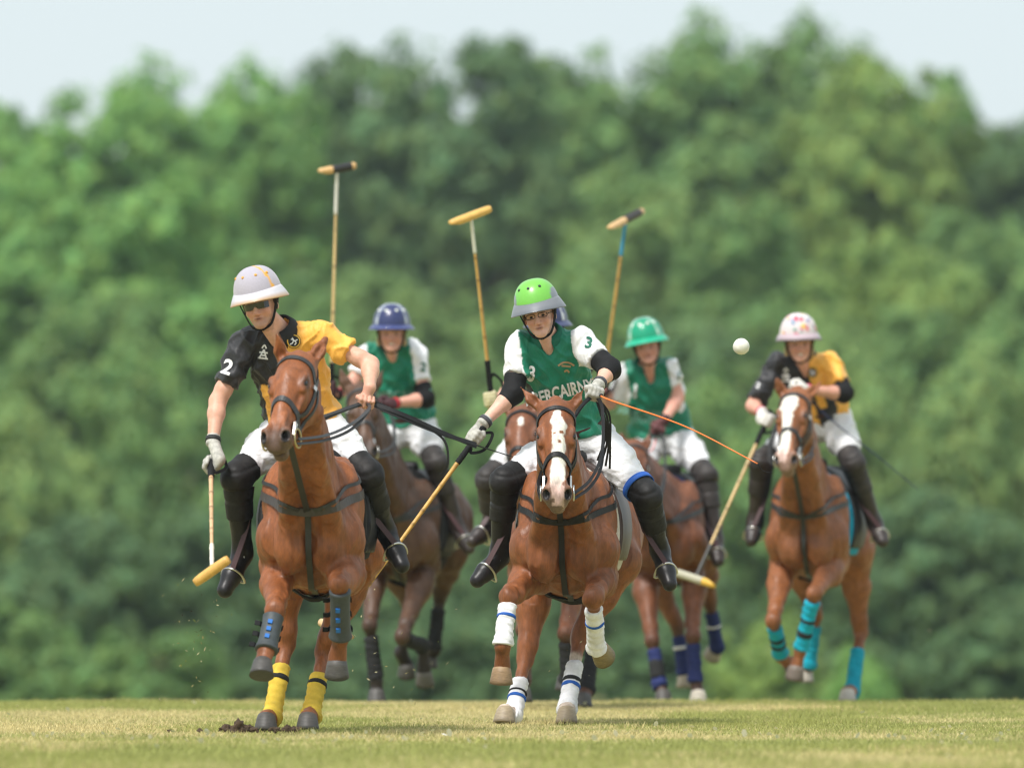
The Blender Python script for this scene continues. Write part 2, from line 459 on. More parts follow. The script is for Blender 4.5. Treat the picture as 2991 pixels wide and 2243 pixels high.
# ------------------------------------------------------------------ ground
rng = np.random.default_rng(7)
def ground_z(x, y):
    y = np.asarray(y, float)
    z = np.where(y > 49.5, -.0046 * (np.clip(y, 49.5, 74) - 49.5) ** 2, 0.)
    z = z - np.where(y > 74, .06 * (np.clip(y, 74, 90) - 74), 0)
    return z + np.where(y > 160, .0 * y, 0)
def ground_mat():
    m = bpy.data.materials.new('mown dry grass'); m.use_nodes = True
    nt = m.node_tree; b = nt.nodes['Principled BSDF']; b.inputs['Roughness'].default_value = .9; b.inputs['Specular IOR Level'].default_value = .15
    g = nt.nodes.new('ShaderNodeNewGeometry')
    def noise(scale, sc=(1, 1, 1), det=5):
        mp = nt.nodes.new('ShaderNodeMapping'); mp.inputs['Scale'].default_value = sc; nt.links.new(g.outputs['Position'], mp.inputs['Vector'])
        n = nt.nodes.new('ShaderNodeTexNoise'); n.inputs['Scale'].default_value = scale; n.inputs['Detail'].default_value = det
        nt.links.new(mp.outputs['Vector'], n.inputs['Vector']); return n.outputs['Fac']
    r1 = nt.nodes.new('ShaderNodeValToRGB'); nt.links.new(noise(.55, (1, .6, 1)), r1.inputs['Fac'])
    e = r1.color_ramp.elements; e[0].position = .36; e[0].color = (.33, .335, .135, 1); e[1].position = .62; e[1].color = (.54, .47, .235, 1)
    r2 = nt.nodes.new('ShaderNodeValToRGB'); nt.links.new(noise(14, (1, .3, 1)), r2.inputs['Fac'])
    e = r2.color_ramp.elements; e[0].position = .3; e[0].color = (.55, .6, .5, 1); e[1].position = .7; e[1].color = (1.15, 1.12, 1.05, 1)
    mu = nt.nodes.new('ShaderNodeVectorMath'); mu.operation = 'MULTIPLY'
    nt.links.new(r1.outputs['Color'], mu.inputs[0]); nt.links.new(r2.outputs['Color'], mu.inputs[1])
    nt.links.new(mu.outputs['Vector'], b.inputs['Base Color'])
    bp = nt.nodes.new('ShaderNodeBump'); bp.inputs['Strength'].default_value = .8; bp.inputs['Distance'].default_value = .03
    nt.links.new(noise(60), bp.inputs['Height']); nt.links.new(bp.outputs['Normal'], b.inputs['Normal'])
    return m
ys = np.concatenate([np.linspace(-60, 50, 12), np.arange(51, 95, 1.0), np.array([100, 120, 150, 200, 300, 500, 900, 1600, 3000])])
xs = np.concatenate([np.array([-1500, -400, -120, -60]), np.linspace(-30, 30, 21), np.array([60, 120, 400, 1500])])
GV = np.array([[x, y, float(ground_z(x, y))] for y in ys for x in xs])
nx = len(xs)
GF = np.array([[j * nx + i, j * nx + i + 1, (j + 1) * nx + i + 1, (j + 1) * nx + i] for j in range(len(ys) - 1) for i in range(nx - 1)])
gnd = mk('ground', GV, GF, ground_mat()); tag(gnd, kind='structure')

# short mown turf, real blades where the camera sees the field
NB = 420000
bx = rng.uniform(-5.2, 5.2, NB); by = 29 + (57.5 - 29) * rng.random(NB) ** .9
keep = np.abs(bx) < .072 * by + 1.0; bx, by = bx[keep], by[keep]; NB = len(bx)
bz = ground_z(bx, by)
pp = np.stack([bx, by, np.zeros(NB)], 1)
patch = vnoise(pp * np.array([1, .55, 1]), .8, 3) * .6 + vnoise(pp, 2.6, 4) * .4
tuft = vnoise(pp, 7, 6)
hgt = rng.uniform(.010, .021, NB) * (.6 + .9 * tuft) * (1 + .7 * (vnoise(pp, 1.3, 9) > .72))
hgt *= np.where(by < 36.5, 1.15, 1.0)
wid = rng.uniform(.0035, .0065, NB)
ang = rng.uniform(0, 2 * np.pi, NB); ln = rng.uniform(.004, .032, NB); la = rng.uniform(0, 2 * np.pi, NB)
b0 = np.stack([bx - wid * np.cos(ang), by - wid * np.sin(ang), bz - .003], 1)
b1 = np.stack([bx + wid * np.cos(ang), by + wid * np.sin(ang), bz - .003], 1)
b2 = np.stack([bx + ln * np.cos(la), by + ln * np.sin(la), bz + hgt], 1)
BV = np.stack([b0, b1, b2], 1).reshape(-1, 3)
green = sstep(.58, .36, patch + rng.normal(0, .10, NB) - .11 * sstep(39.5, 36, by) - .04)
straw = np.array([.66, .57, .29]); grn = np.array([.38, .40, .135])
bc = straw * (1 - green[:, None]) + grn * green[:, None]
bc = bc * rng.uniform(.78, 1.22, NB)[:, None]
BC = np.repeat(bc, 3, 0)
M_BLADE = mat('grass blades', attr=True, rough=.8, spec=.15)
_b = M_BLADE.node_tree; _p = _b.nodes['Principled BSDF']; _t = _b.nodes.new('ShaderNodeBsdfTranslucent'); _m = _b.nodes.new('ShaderNodeMixShader'); _m.inputs['Fac'].default_value = .45
_b.links.new(_p.inputs['Base Color'].links[0].from_socket, _t.inputs['Color']); _b.links.new(_p.outputs['BSDF'], _m.inputs[1]); _b.links.new(_t.outputs['BSDF'], _m.inputs[2])
_b.links.new(_m.outputs['Shader'], _b.nodes['Material Output'].inputs['Surface'])
gr = mk('grass', BV, np.arange(NB * 3).reshape(-1, 3), M_BLADE, smooth=False, col=BC)
tag(gr, 'short dry mown grass, straw yellow with greener patches, on the field', 'grass', kind='stuff')

# daisies scattered in the turf
ND = 190
dx = rng.uniform(-4, 4, ND); dy = np.where(rng.random(ND) < .6, rng.normal(37.6, .9, ND), rng.uniform(33, 50, ND))
dV, dF = [], []
for x, y in zip(dx, dy):
    z = .024 + .012 * rng.random(); r = rng.uniform(.008, .015); t = rng.normal(0, .35, 2); b = len(dV)
    for j in range(6):
        a = j * math.pi / 3; dV.append((x + r * math.cos(a), y + r * math.sin(a), z + r * (math.cos(a) * t[0] + math.sin(a) * t[1] - math.sin(a) * .6)))
    dF.append(tuple(range(b, b + 6)))
da = mk('daisies', np.array(dV), dF, mat('daisy petals', (.8, .8, .76), rough=.7), smooth=False)
tag(da, 'tiny white daisies dotted through the short grass', 'daisies', kind='stuff')

# ------------------------------------------------------------------ trees
def crown_mesh(seed, lobes=26, sub=15, leaves=46):
    r = np.random.default_rng(seed)
    pts, nrm, sz, sh = [], [], [], []
    for i in range(lobes):
        d = r.normal(size=3); d /= np.linalg.norm(d); d[2] = d[2] * .9 + .05
        rad = r.random() ** .4 * .62
        c = d * rad * np.array([1, 1, 1.0]); lr = r.uniform(.28, .42)
        lcol = r.uniform(.90, 1.10)
        for j in range(sub):
            e = r.normal(size=3); e /= np.linalg.norm(e)
            if e[2] < -.5: e[2] *= -.6
            sc = c + e * lr * r.uniform(.65, 1.0); sr = r.uniform(.08, .15)
            scol = lcol * r.uniform(.84, 1.18)
            q = r.normal(size=(leaves, 3)); q /= np.linalg.norm(q, axis=1)[:, None]
            pts.append(sc + q * sr * (r.random((leaves, 1)) ** .4) * np.array([1.15, 1.15, .75]))
            nn = q * .5 + e * .55 + np.array([0, 0, .5]) + r.normal(0, .35, (leaves, 3)); nrm.append(nn / np.linalg.norm(nn, axis=1)[:, None])
            sz.append(r.uniform(.022, .050, leaves)); sh.append(scol * r.uniform(.93, 1.07, leaves))
    p = np.concatenate(pts); n = np.concatenate(nrm); s = np.concatenate(sz)[:, None]; c = np.concatenate(sh)
    a = np.cross(n, r.normal(size=n.shape)); a /= np.linalg.norm(a, axis=1)[:, None]; b = np.cross(n, a)
    V = np.stack([p - a * s, p - b * s * .62, p + a * s * 1.1, p + b * s * .62], 1).reshape(-1, 3)
    hue = np.repeat(r.random(len(p)), 4)
    cc = np.repeat(c, 4)[:, None] * np.stack([.9 + .35 * hue, np.ones_like(hue), .85 + .3 * (1 - hue)], 1)
    return fast_mesh('crown', V, np.arange(len(V)).reshape(-1, 4), smooth=False, col=cc)
def leaf_mat(name, col):
    m = bpy.data.materials.new(name); m.use_nodes = True; nt = m.node_tree
    b = nt.nodes['Principled BSDF']; b.inputs['Roughness'].default_value = .6; b.inputs['Specular IOR Level'].default_value = .12
    at = nt.nodes.new('ShaderNodeAttribute'); at.attribute_name = 'Col'
    mu = nt.nodes.new('ShaderNodeVectorMath'); mu.operation = 'MULTIPLY'; mu.inputs[1].default_value = col
    nt.links.new(at.outputs['Color'], mu.inputs[0]); nt.links.new(mu.outputs['Vector'], b.inputs['Base Color'])
    tr = nt.nodes.new('ShaderNodeBsdfTranslucent'); nt.links.new(mu.outputs['Vector'], tr.inputs['Color'])
    ms = nt.nodes.new('ShaderNodeMixShader'); ms.inputs['Fac'].default_value = .38
    nt.links.new(b.outputs['BSDF'], ms.inputs[1]); nt.links.new(tr.outputs['BSDF'], ms.inputs[2])
    nt.links.new(ms.outputs['Shader'], nt.nodes['Material Output'].inputs['Surface']); return m
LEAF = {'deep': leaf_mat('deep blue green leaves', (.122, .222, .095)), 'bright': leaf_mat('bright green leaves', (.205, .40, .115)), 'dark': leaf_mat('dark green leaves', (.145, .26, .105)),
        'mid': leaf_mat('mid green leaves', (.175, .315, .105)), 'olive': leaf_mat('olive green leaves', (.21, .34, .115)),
        'lime': leaf_mat('yellow green leaves', (.235, .37, .105))}
M_BARK = mat('bark', (.10, .08, .06), rough=.9, var=.3, vscale=6, bump=.8, bscale=12, bdist=.05)
CROWNS = [crown_mesh(100 + i) for i in range(5)]
def trunk_mesh(seed):
    r = np.random.default_rng(seed); Vs, Fs, o = [], [], 0
    def add(p, rad):
        nonlocal o
        V, F = tube_data(p, rad, 9); Vs.append(V); Fs.extend([tuple(i + o for i in f) for f in F]); o += len(V)
    top = np.array([r.normal(0, .05), r.normal(0, .05), .70])
    add(catmull([(0, 0, -.06), (r.normal(0, .02), r.normal(0, .02), .35), top], 9), np.linspace(.022, .005, 9))
    for i in range(7):
        z = .24 + .055 * i; a = r.uniform(0, 6.28); L = .24 - .015 * i
        p0 = np.array([0, 0, z]); p2 = p0 + np.array([math.cos(a) * L, math.sin(a) * L, .17])
        add(catmull([p0, (p0 + p2) / 2 + np.array([0, 0, -.02]), p2], 6), np.linspace(.010, .003, 6))
    me = bpy.data.meshes.new('trunk'); me.from_pydata(np.concatenate(Vs).tolist(), [], Fs)
    for p in me.polygons: p.use_smooth = True
    me.materials.append(M_BARK); return me
TRUNKS = [trunk_mesh(50 + i) for i in range(3)]
tcount = 0
def tree(u, vtop, half_u, D, hue, label, name='tree', cat='tree', depth=None, low=.34, group=None, lift=0):
    """tree whose crown top reaches pixel row vtop (frame 2212 wide) at depth D"""
    global tcount
    k = PW / 2212.
    half_u *= 1.38 if D > 160 else 1.25; vtop -= 34 if D > 160 else 10; D *= 1.6; top = P(u * k, vtop * k, D); base_z = float(ground_z(0, D)) - .05
    H = top[2] - base_z; rx = half_u * k / F_PX * D
    o = empty(name, (top[0], D, base_z))
    t = bpy.data.objects.new('trunk', TRUNKS[tcount % 3]); COL.objects.link(t); t.parent = o
    t.scale = (H * .8, H * .8, H * .92)
    me = CROWNS[tcount % 5]; c = bpy.data.objects.new('crown', me); COL.objects.link(c); c.parent = o
    if len(me.materials) == 0: me.materials.append(LEAF['mid'])
    c.material_slots[0].link = 'OBJECT'; c.material_slots[0].material = LEAF[hue]
    rz = H * .52 if low == 0 else min(H * .5, rx * 1.45)
    c.scale = (rx, rx if depth is None else depth, rz)
    c.location = (0, 0, H - rz * .94)
    c.rotation_euler = (0, 0, tcount * 2.399 + .4)
    tag(o, label, cat, group); tcount += 1
    return o
BACK, MIDG, LOW = 'tall trees at the back of the wood', 'mid-height trees of the wood', 'bushes at the foot of the wood'
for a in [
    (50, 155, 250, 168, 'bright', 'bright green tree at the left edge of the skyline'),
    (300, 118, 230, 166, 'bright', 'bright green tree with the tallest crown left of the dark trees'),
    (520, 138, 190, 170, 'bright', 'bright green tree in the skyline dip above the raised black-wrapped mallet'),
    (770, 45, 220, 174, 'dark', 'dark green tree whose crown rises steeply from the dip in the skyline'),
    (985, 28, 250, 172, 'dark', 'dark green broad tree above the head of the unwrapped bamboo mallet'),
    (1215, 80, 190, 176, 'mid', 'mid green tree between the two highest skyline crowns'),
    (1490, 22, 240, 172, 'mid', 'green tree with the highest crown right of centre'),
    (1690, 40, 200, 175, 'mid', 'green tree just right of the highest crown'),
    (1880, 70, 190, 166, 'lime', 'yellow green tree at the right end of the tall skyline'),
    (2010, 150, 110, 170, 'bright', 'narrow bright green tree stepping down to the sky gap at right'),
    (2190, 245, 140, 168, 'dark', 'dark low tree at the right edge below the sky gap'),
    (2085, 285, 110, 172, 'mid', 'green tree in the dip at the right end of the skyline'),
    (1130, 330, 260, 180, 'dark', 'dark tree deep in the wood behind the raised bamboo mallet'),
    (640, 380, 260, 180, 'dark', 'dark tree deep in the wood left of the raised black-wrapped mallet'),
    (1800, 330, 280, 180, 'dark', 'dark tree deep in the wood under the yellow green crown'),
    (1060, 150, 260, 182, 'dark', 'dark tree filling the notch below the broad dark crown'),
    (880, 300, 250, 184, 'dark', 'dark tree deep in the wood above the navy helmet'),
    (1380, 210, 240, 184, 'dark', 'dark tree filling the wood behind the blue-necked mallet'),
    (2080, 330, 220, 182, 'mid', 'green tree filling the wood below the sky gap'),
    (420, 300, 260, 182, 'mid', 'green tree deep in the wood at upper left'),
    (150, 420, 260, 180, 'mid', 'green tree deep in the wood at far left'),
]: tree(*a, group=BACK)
for a in [
    (60, 330, 230, 148, 'bright', 'bright leafy tree low on the left edge'),
    (330, 360, 250, 146, 'bright', 'bright leafy tree left of the white-helmeted rider'),
    (560, 480, 190, 150, 'mid', 'green tree directly above the pale grey helmet'),
    (850, 520, 220, 148, 'olive', 'olive green tree above the navy helmet'),
    (1080, 600, 200, 146, 'olive', 'olive tree between the navy and lime helmets'),
    (1370, 320, 290, 150, 'olive', 'big rounded pale olive tree behind the blue-tipped mallet'),
    (1640, 420, 220, 147, 'mid', 'green tree above the flying ball'),
    (1900, 430, 220, 146, 'lime', 'yellowish tree above the flower-patterned helmet'),
    (2130, 400, 200, 149, 'mid', 'green tree at the right edge under the sky gap'),
    (200, 560, 230, 140, 'mid', 'green tree in the middle rank at far left'),
    (720, 640, 240, 141, 'mid', 'green tree in the middle rank between the two left helmets'),
    (1260, 560, 230, 141, 'mid', 'green tree in the middle rank above the lime helmet'),
    (1760, 600, 230, 141, 'olive', 'olive tree in the middle rank right of the flying ball'),
    (2040, 600, 230, 140, 'mid', 'green tree in the middle rank at far right'),
    (1500, 620, 260, 142, 'dark', 'dark leafy tree behind the emerald helmet'),
]: tree(*a, group=MIDG)
for a in [
    (60, 800, 210, 122, 'olive', 'olive bush on the left edge at rider height'),
    (330, 720, 210, 124, 'mid', 'green bush left of the black and yellow rider'),
    (620, 780, 210, 126, 'mid', 'green bush behind the rider in black and yellow on the left'),
    (930, 800, 210, 124, 'mid', 'green bush behind the rider numbered two in green'),
    (1220, 760, 210, 126, 'olive', 'olive bush behind the lime helmet'),
    (1560, 760, 220, 122, 'mid', 'green bush behind the ball and the emerald-helmeted rider'),
    (1830, 700, 200, 124, 'olive', 'olive bush behind the flower-patterned helmet'),
    (2120, 660, 210, 122, 'olive', 'olive bush on the right edge beside the far right rider'),
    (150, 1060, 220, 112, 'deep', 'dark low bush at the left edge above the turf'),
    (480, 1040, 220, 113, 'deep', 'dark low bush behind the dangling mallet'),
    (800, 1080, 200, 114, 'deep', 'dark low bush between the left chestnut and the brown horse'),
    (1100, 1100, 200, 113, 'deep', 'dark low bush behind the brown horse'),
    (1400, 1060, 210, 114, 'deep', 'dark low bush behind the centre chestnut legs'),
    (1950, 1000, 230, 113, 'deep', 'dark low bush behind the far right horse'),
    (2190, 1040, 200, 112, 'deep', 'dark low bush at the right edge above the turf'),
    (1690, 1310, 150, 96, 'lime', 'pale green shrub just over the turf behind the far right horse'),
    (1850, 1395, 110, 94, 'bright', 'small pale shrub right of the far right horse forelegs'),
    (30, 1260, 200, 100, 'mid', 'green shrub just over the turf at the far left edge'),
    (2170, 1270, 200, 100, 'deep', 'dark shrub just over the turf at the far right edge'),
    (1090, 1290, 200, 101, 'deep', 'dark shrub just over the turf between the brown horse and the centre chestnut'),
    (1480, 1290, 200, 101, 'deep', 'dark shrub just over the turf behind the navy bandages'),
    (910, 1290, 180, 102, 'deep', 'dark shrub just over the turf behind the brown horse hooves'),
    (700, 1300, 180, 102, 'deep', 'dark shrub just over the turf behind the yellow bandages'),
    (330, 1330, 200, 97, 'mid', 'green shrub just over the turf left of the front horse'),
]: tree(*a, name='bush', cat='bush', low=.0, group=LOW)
# the wood runs on beyond both sides of the view
wV, wC = [], []
_w = np.random.default_rng(77)
def _crown_arrays(me):
    n = len(me.vertices); a = np.empty(n * 3, np.float32); me.vertices.foreach_get('co', a); c4 = np.empty(n * 4, np.float32); me.color_attributes['Col'].data.foreach_get('color', c4)
    return a.reshape(-1, 3), c4.reshape(-1, 4)[:, :3]
_ca = [_crown_arrays(m) for m in CROWNS]
for sx in (-1, 1):
    for i in range(8):
        V0, C0 = _ca[(i * 2 + (sx > 0)) % 5]; back = i % 2
        x = sx * ((20.5 if i % 2 else 17.5) + 3.7 * i + _w.normal(0, .8)); y = (268 if back else 228) + _w.normal(0, 5); zg = float(ground_z(0, y)); Ht = (19 if back else 13) + _w.normal(0, 1.2)
        rx = _w.uniform(4.6, 6.0); a = _w.uniform(0, 6.28); ca_, sa_ = math.cos(a), math.sin(a)
        Q = V0 @ np.array([[ca_, sa_, 0], [-sa_, ca_, 0], [0, 0, 1.]]) * np.array([rx, rx, Ht * .53]) + np.array([x, y, zg + Ht * .5])
        wV.append(Q); wC.append(C0 * (.8 if back else 1.05) * _w.uniform(.9, 1.1))
wV = np.concatenate(wV); wC = np.concatenate(wC)
wd_ = mk('woodland', wV, np.arange(len(wV)).reshape(-1, 4), LEAF['mid'], smooth=False, col=wC); tag(wd_, 'green wood running on behind the field on both sides', 'wood', kind='stuff')
# ------------------------------------------------------------------ horses
def lathe_along(p, r, seg=18, helix=0., pitch=.03, amp=.003, flat=1.0):
    """tube round a polyline with helical ridges"""
    p = np.array(p, float); t = tangents(p); n = len(p); V, F = [], []
    s = np.concatenate([[0], np.cumsum(np.linalg.norm(np.diff(p, axis=0), axis=1))])
    a = orth(np.array([0, -1., 0.05]), t[0])
    for i in range(n):
        a = orth(a, t[i]); b = np.cross(t[i], a)
        for j in range(seg):
            th = 2 * math.pi * j / seg
            rr = r[i] + (amp * (((s[i] / pitch + j / seg) % 1.0) - .5) if helix else 0)
            V.append(p[i] + rr * (a * math.cos(th) * flat + b * math.sin(th)))
    for i in range(n - 1):
        for j in range(seg):
            k = (j + 1) % seg
            F.append((i * seg + j, i * seg + k, (i + 1) * seg + k, (i + 1) * seg + j))
    F.append(tuple(range(seg))[::-1]); F.append(tuple((n - 1) * seg + j for j in range(seg)))
    return np.array(V), F

def hoof(parent, bottom, axis, fwd, col, r=.062, L=.078):
    """hoof horn: oval frustum, sole at `bottom`, axis pointing from sole up to the coronet"""
    axis = unit(axis); f = orth(fwd, axis); l = np.cross(axis, f)
    V, F, C = [], [], []; seg = 20
    prof = [(0, .0), (.0, .97), (.006, 1.0), (.3, .93), (.7, .84), (1.0, .76), (1.02, .55)]
    for (h, q) in prof:
        for j in range(seg):
            th = 2 * math.pi * j / seg
            sl = .018 * (1 - h) * 1.0          # toe slopes forward
            V.append(np.array(bottom) + axis * (h * L * (1.0 - .22 * math.cos(th) * -1 if h > .5 else 1.0)) + f * (math.cos(th) * r * q * 1.06 + sl) + l * math.sin(th) * r * q)
            cc = np.array(col) * (.75 + .5 * h); C.append(cc)
    n = len(prof)
    for i in range(n - 1):
        for j in range(seg):
            k = (j + 1) % seg
            F.append((i * seg + j, i * seg + k, (i + 1) * seg + k, (i + 1) * seg + j))
    F.append(tuple((n - 1) * seg + j for j in range(seg)))
    return mk('hoof', np.array(V), F, M_HOOF, parent, col=np.array(C))

def make_horse(name, label, c):
    Dc, u0, yaw, dz = c['D'], c['u'], R(c['yaw']), c['dz']
    base = P(u0, 1500, Dc); base[2] = 0
    root = empty(name, (base[0], base[1] + .6, float(ground_z(0, Dc + .6))))
    tag(root, label, 'horse', 'polo ponies galloping across the field')
    bk = np.array([math.sin(yaw), math.cos(yaw), 0]); lt = np.array([math.cos(yaw), -math.sin(yaw), 0]); up = np.array([0, 0, 1.])
    AX = np.stack([lt, bk, up])
    wd = c.get('wide', 1.0)
    W = lambda x, y, z: base + lt * x * wd + bk * y + up * (z + dz)
    # head frame
    poll = P(*c['poll'][:2], Dc + c['poll'][2]); muz = P(*c['muz'][:2], Dc + c['muz'][2])
    e = unit(muz - poll); L = np.linalg.norm(muz - poll); k = L / .60
    l = orth(c.get('lat', (1, 0, 0)), e); n = np.cross(l, e)
    if n[1] > 0: n = -n
    HX = np.stack([l, e, n])
    hl = lambda s, x, nn: poll + (e * s + l * x + n * nn) * k
    # --- solid
    S = SDF(c.get('vox', .009)); T = SDF(.013); T.mg = .06
    for q in (S, T):
        q.ell(W(0, .68, 1.13), (.262, .50, .355), AX, .05)
        q.ell(W(0, .98, 1.17), (.25, .42, .31), AX, .06)
        q.ell(W(0, .28, 1.13), (.215, .28, .33), AX, .06)
        q.cone(W(0, .42, 1.37), W(0, .80, 1.33), .095, .10, .08)
        q.ell(W(0, 1.30, 1.26), (.20, .33, .20), AX, .08)
        for sx in (-1, 1):
            q.ell(W(sx * .15, .27, 1.17), (.098, .17, .28), AX, .07)
            q.ell(W(sx * .15, 1.32, 1.16), (.15, .28, .28), AX, .08)
    for sx in (-1, 1):
        S.ell(W(sx * .165, .12, 1.06), (.085, .10, .115), AX, .05)
        S.ell(W(sx * .088, .035, 1.00), (.080, .085, .125), AX, .028)
    S.ell(W(0, .11, 1.14), (.13, .11, .20), AX, .10)
    # neck
    nb = hl(.10, 0, -.11); thr = hl(.20, 0, -.165); pb = hl(.02, 0, -.07)
    S.cone(W(0, .44, 1.36), pb, .10, .068 * k, .07)
    S.cone(W(0, .28, 1.26), nb, .145, .078 * k, .07)
    mid = (W(0, .12, 1.15) + thr) / 2 + np.array([0, .03, 0])
    S.chain([W(0, .14, 1.13), mid, thr], [.150, .102, .072 * k], .08)
    for sx in (-1, 1):
        S.ell(W(sx * .092, .020, .99), (.084, .085, .125), AX, .022)
        S.ell(W(sx * .175, .115, 1.05), (.078, .10, .12), AX, .03)
    # head
    S.ell(hl(.11, 0, -.035), np.array([.092, .13, .085]) * k, HX, .04)
    S.ell(hl(.05, 0, -.05), np.array([.085, .085, .08]) * k, HX, .04)
    S.cone(hl(.15, 0, -.012), hl(.46, 0, -.028), .072 * k, .047 * k, .03)
    S.cone(hl(.17, 0, .018), hl(.45, 0, .0), .045 * k, .028 * k, .03)
    for sx in (-1, 1):
        S.ell(hl(.200, sx * .076, -.006), np.array([.030, .058, .036]) * k, HX, .025)
        S.ell(hl(.21, sx * .055, -.12), np.array([.042, .125, .095]) * k, HX, .035)
        S.cone(hl(.26, sx * .072, -.045), hl(.40, sx * .050, -.05), .017 * k, .012 * k, .03)
        S.ell(hl(.535, sx * .047, -.008), np.array([.031, .046, .036]) * k, HX, .020)
        S.cone(hl(.21, sx * .035, -.19), hl(.5, sx * .02, -.10), .035 * k, .026 * k, .03)
    S.ell(hl(.522, 0, -.045), np.array([.066, .078, .058]) * k, HX, .03)
    S.ell(hl(.575, 0, -.050), np.array([.046, .034, .036]) * k, HX, .02)
    S.ell(hl(.562, 0, -.106), np.array([.040, .038, .032]) * k, HX, .02)
    for sx in (-1, 1):
        S.ell(hl(.548, sx * .058, .008), np.array([.018, .027, .023]) * k, np.stack([unit(l - sx * n * .5), unit(e + sx * .0 * l), unit(n + sx * l * .5)]), .012, 's')
        S.ell(hl(.207, sx * .104, .018), np.array([.016, .028, .017]) * k, HX, .010, 's')
        S.ell(hl(.36, sx * .085, -.03), np.array([.014, .07, .03]) * k, HX, .03, 's')
    S.ell(hl(.60, 0, -.078), np.array([.055, .03, .004]) * k, HX, .010, 's')
    S.ell(hl(-.018, 0, -.03), np.array([.028, .035, .035]) * k, HX, .02)
    # ears
    for tip, sx in zip(c['ears'], (-1, 1)):
        tp = P(*tip[:2], Dc + tip[2]); b0 = hl(.012, sx * .062, -.045); m1 = b0 + (tp - b0) * .45 + l * sx * .010
        S.cone(b0, m1, .034 * k, .031 * k, .025); S.cone(m1, tp, .031 * k, .006, .012)
        front = unit(np.array([sx * .25, -1, 0.1]))
        S.cone(b0 + (tp - b0) * .30 + front * .036, b0 + (tp - b0) * .80 + front * .024, .021, .010, .012, 's')
    for sx in (-1, 1):      # long muscle down each side of the throat
        S.cone(hl(.20, sx * .050, -.19), W(sx * .115, .075, 1.02), .036, .060, .05)
        S.ell(hl(.182, sx * .088, .022), np.array([.015, .032, .012]) * k, HX, .010)
        S.ell(hl(.234, sx * .088, .004), np.array([.011, .028, .008]) * k, HX, .010)
        S.cone(hl(.24, sx * .085, -.030), hl(.37, sx * .058, -.040), .014 * k, .009 * k, .014)
        S.cone(hl(.40, sx * .030, .012), hl(.52, sx * .040, .022), .010 * k, .012 * k, .018)
        S.cone(hl(.555, sx * .066, -.028), hl(.515, sx * .062, .018), .010 * k, .010 * k, .010)
    # legs
    legs = c['legs']; J = {}
    for key, sx in (('fl', -1), ('fr', 1)):
        g = legs[key]; kn, ft, hf = [P(q[0], q[1], Dc + q[2]) for q in (g['k'], g['f'], g['h'])]
        if g.get('plant'): hf[2] = float(ground_z(0, hf[1]))
        el = W(sx * g.get('ex', .155), g.get('ey', .30), g.get('ez', .90))
        sh = W(sx * .165, .14, 1.04)
        S.cone(sh, el, .10, .095, .06)
        fa = unit(kn - el); side = np.array([sx, 0, 0.])
        m1 = el + (kn - el) * .38 + side * .012
        S.chain([el, m1, el + (kn - el) * .82, kn], [.094, .076 * g.get('thick', 1), .046 * g.get('thick', 1), .041], .03)
        S.ell(el + (kn - el) * .30 + side * .030, (.050, .060, .085), None, .05)
        kr = g.get('kr', 1.0); S.ell(kn + np.array([0, -.006, 0]), (.046 * kr, .042 * kr, .054 * kr), None, .035)
        ca = kn + (ft - kn) * .22
        S.chain([kn, ca, kn + (ft - kn) * .82, ft], [.039, .029, .028, .038], .015)
        S.ell(ft + np.array([0, .006, 0]), (.040, .045, .040), None, .015); S.cone(kn + (ft - kn) * .1 + np.array([0, .030, 0]), ft + np.array([0, .030, 0]), .014, .016, .012)
        ax = unit(g['ax']) if 'ax' in g else unit((ft - hf) * .6 + np.array([0, .02, .25]))
        cor = hf + ax * .072
        S.cone(ft, cor, .032, .046, .015)
        J[key] = (kn, ft, cor, hf, ax)
    for key, sx in (('hl', -1), ('hr', 1)):
        g = legs[key]; hk, ft, hf = [P(q[0], q[1], Dc + q[2]) for q in (g['k'], g['f'], g['h'])]
        if g.get('plant'): hf[2] = float(ground_z(0, hf[1]))
        st = W(sx * .185, 1.06, .98)
        S.cone(W(sx * .14, 1.28, 1.14), st, .18, .135, .07)
        m1 = st + (hk - st) * .45 + np.array([sx * .005, .02, 0])
        S.chain([st, m1, st + (hk - st) * .85, hk], [.125, .086, .048, .044], .045)
        S.ell(hk + np.array([0, .015, .012]), (.041, .058, .060), None, .025)
        S.chain([hk, hk + (ft - hk) * .25, hk + (ft - hk) * .82, ft], [.042, .033, .031, .040], .015)
        S.ell(ft, (.043, .047, .045), None, .02)
        ax = unit(g['ax']) if 'ax' in g else unit((ft - hf) * .6 + np.array([0, .02, .25]))
        cor = hf + ax * .072
        S.cone(ft, cor, .037, .046, .02)
        J[key] = (hk, ft, cor, hf, ax)
    V, F = S.build(); Nm = vnormals(V, F)
    hd_ = (V - poll) / k; soft = np.where((hd_ @ e > -.02) & (np.abs(hd_ @ l) < .2) & (hd_ @ n > -.2), .35, 1.0) * np.where(V[:, 2] < .75 + dz, .35, 1.0)
    disp = (vnoise(V, 7, 11) - .5) * .018 + (vnoise(V * np.array([1, 1, .4]), 22, 12) - .5) * .012 + (np.abs(vnoise(V * np.array([1, 1, .35]), 11, 14) - .5) - .25) * .026 + folds(V, up + bk * .3, lt, 3.5, 17, 31) * .007
    V = V + Nm * (disp * soft)[:, None]
    # --- coat colours
    N = len(V); base_c = np.array(c['coat']); col = np.tile(base_c, (N, 1))
    n1 = vnoise(V, 5, 2); n2 = vnoise(V, 26, 5)
    col *= (.88 + .24 * n1)[:, None]
    d = (V - poll) / k; hs, hx, hn = d @ e, d @ l, d @ n
    head = (hs > -.05) & (hs < .72) & (np.abs(hx) < .16) & (hn > -.26) & (hn < .2)
    dk = np.array(c.get('points', base_c * .5))
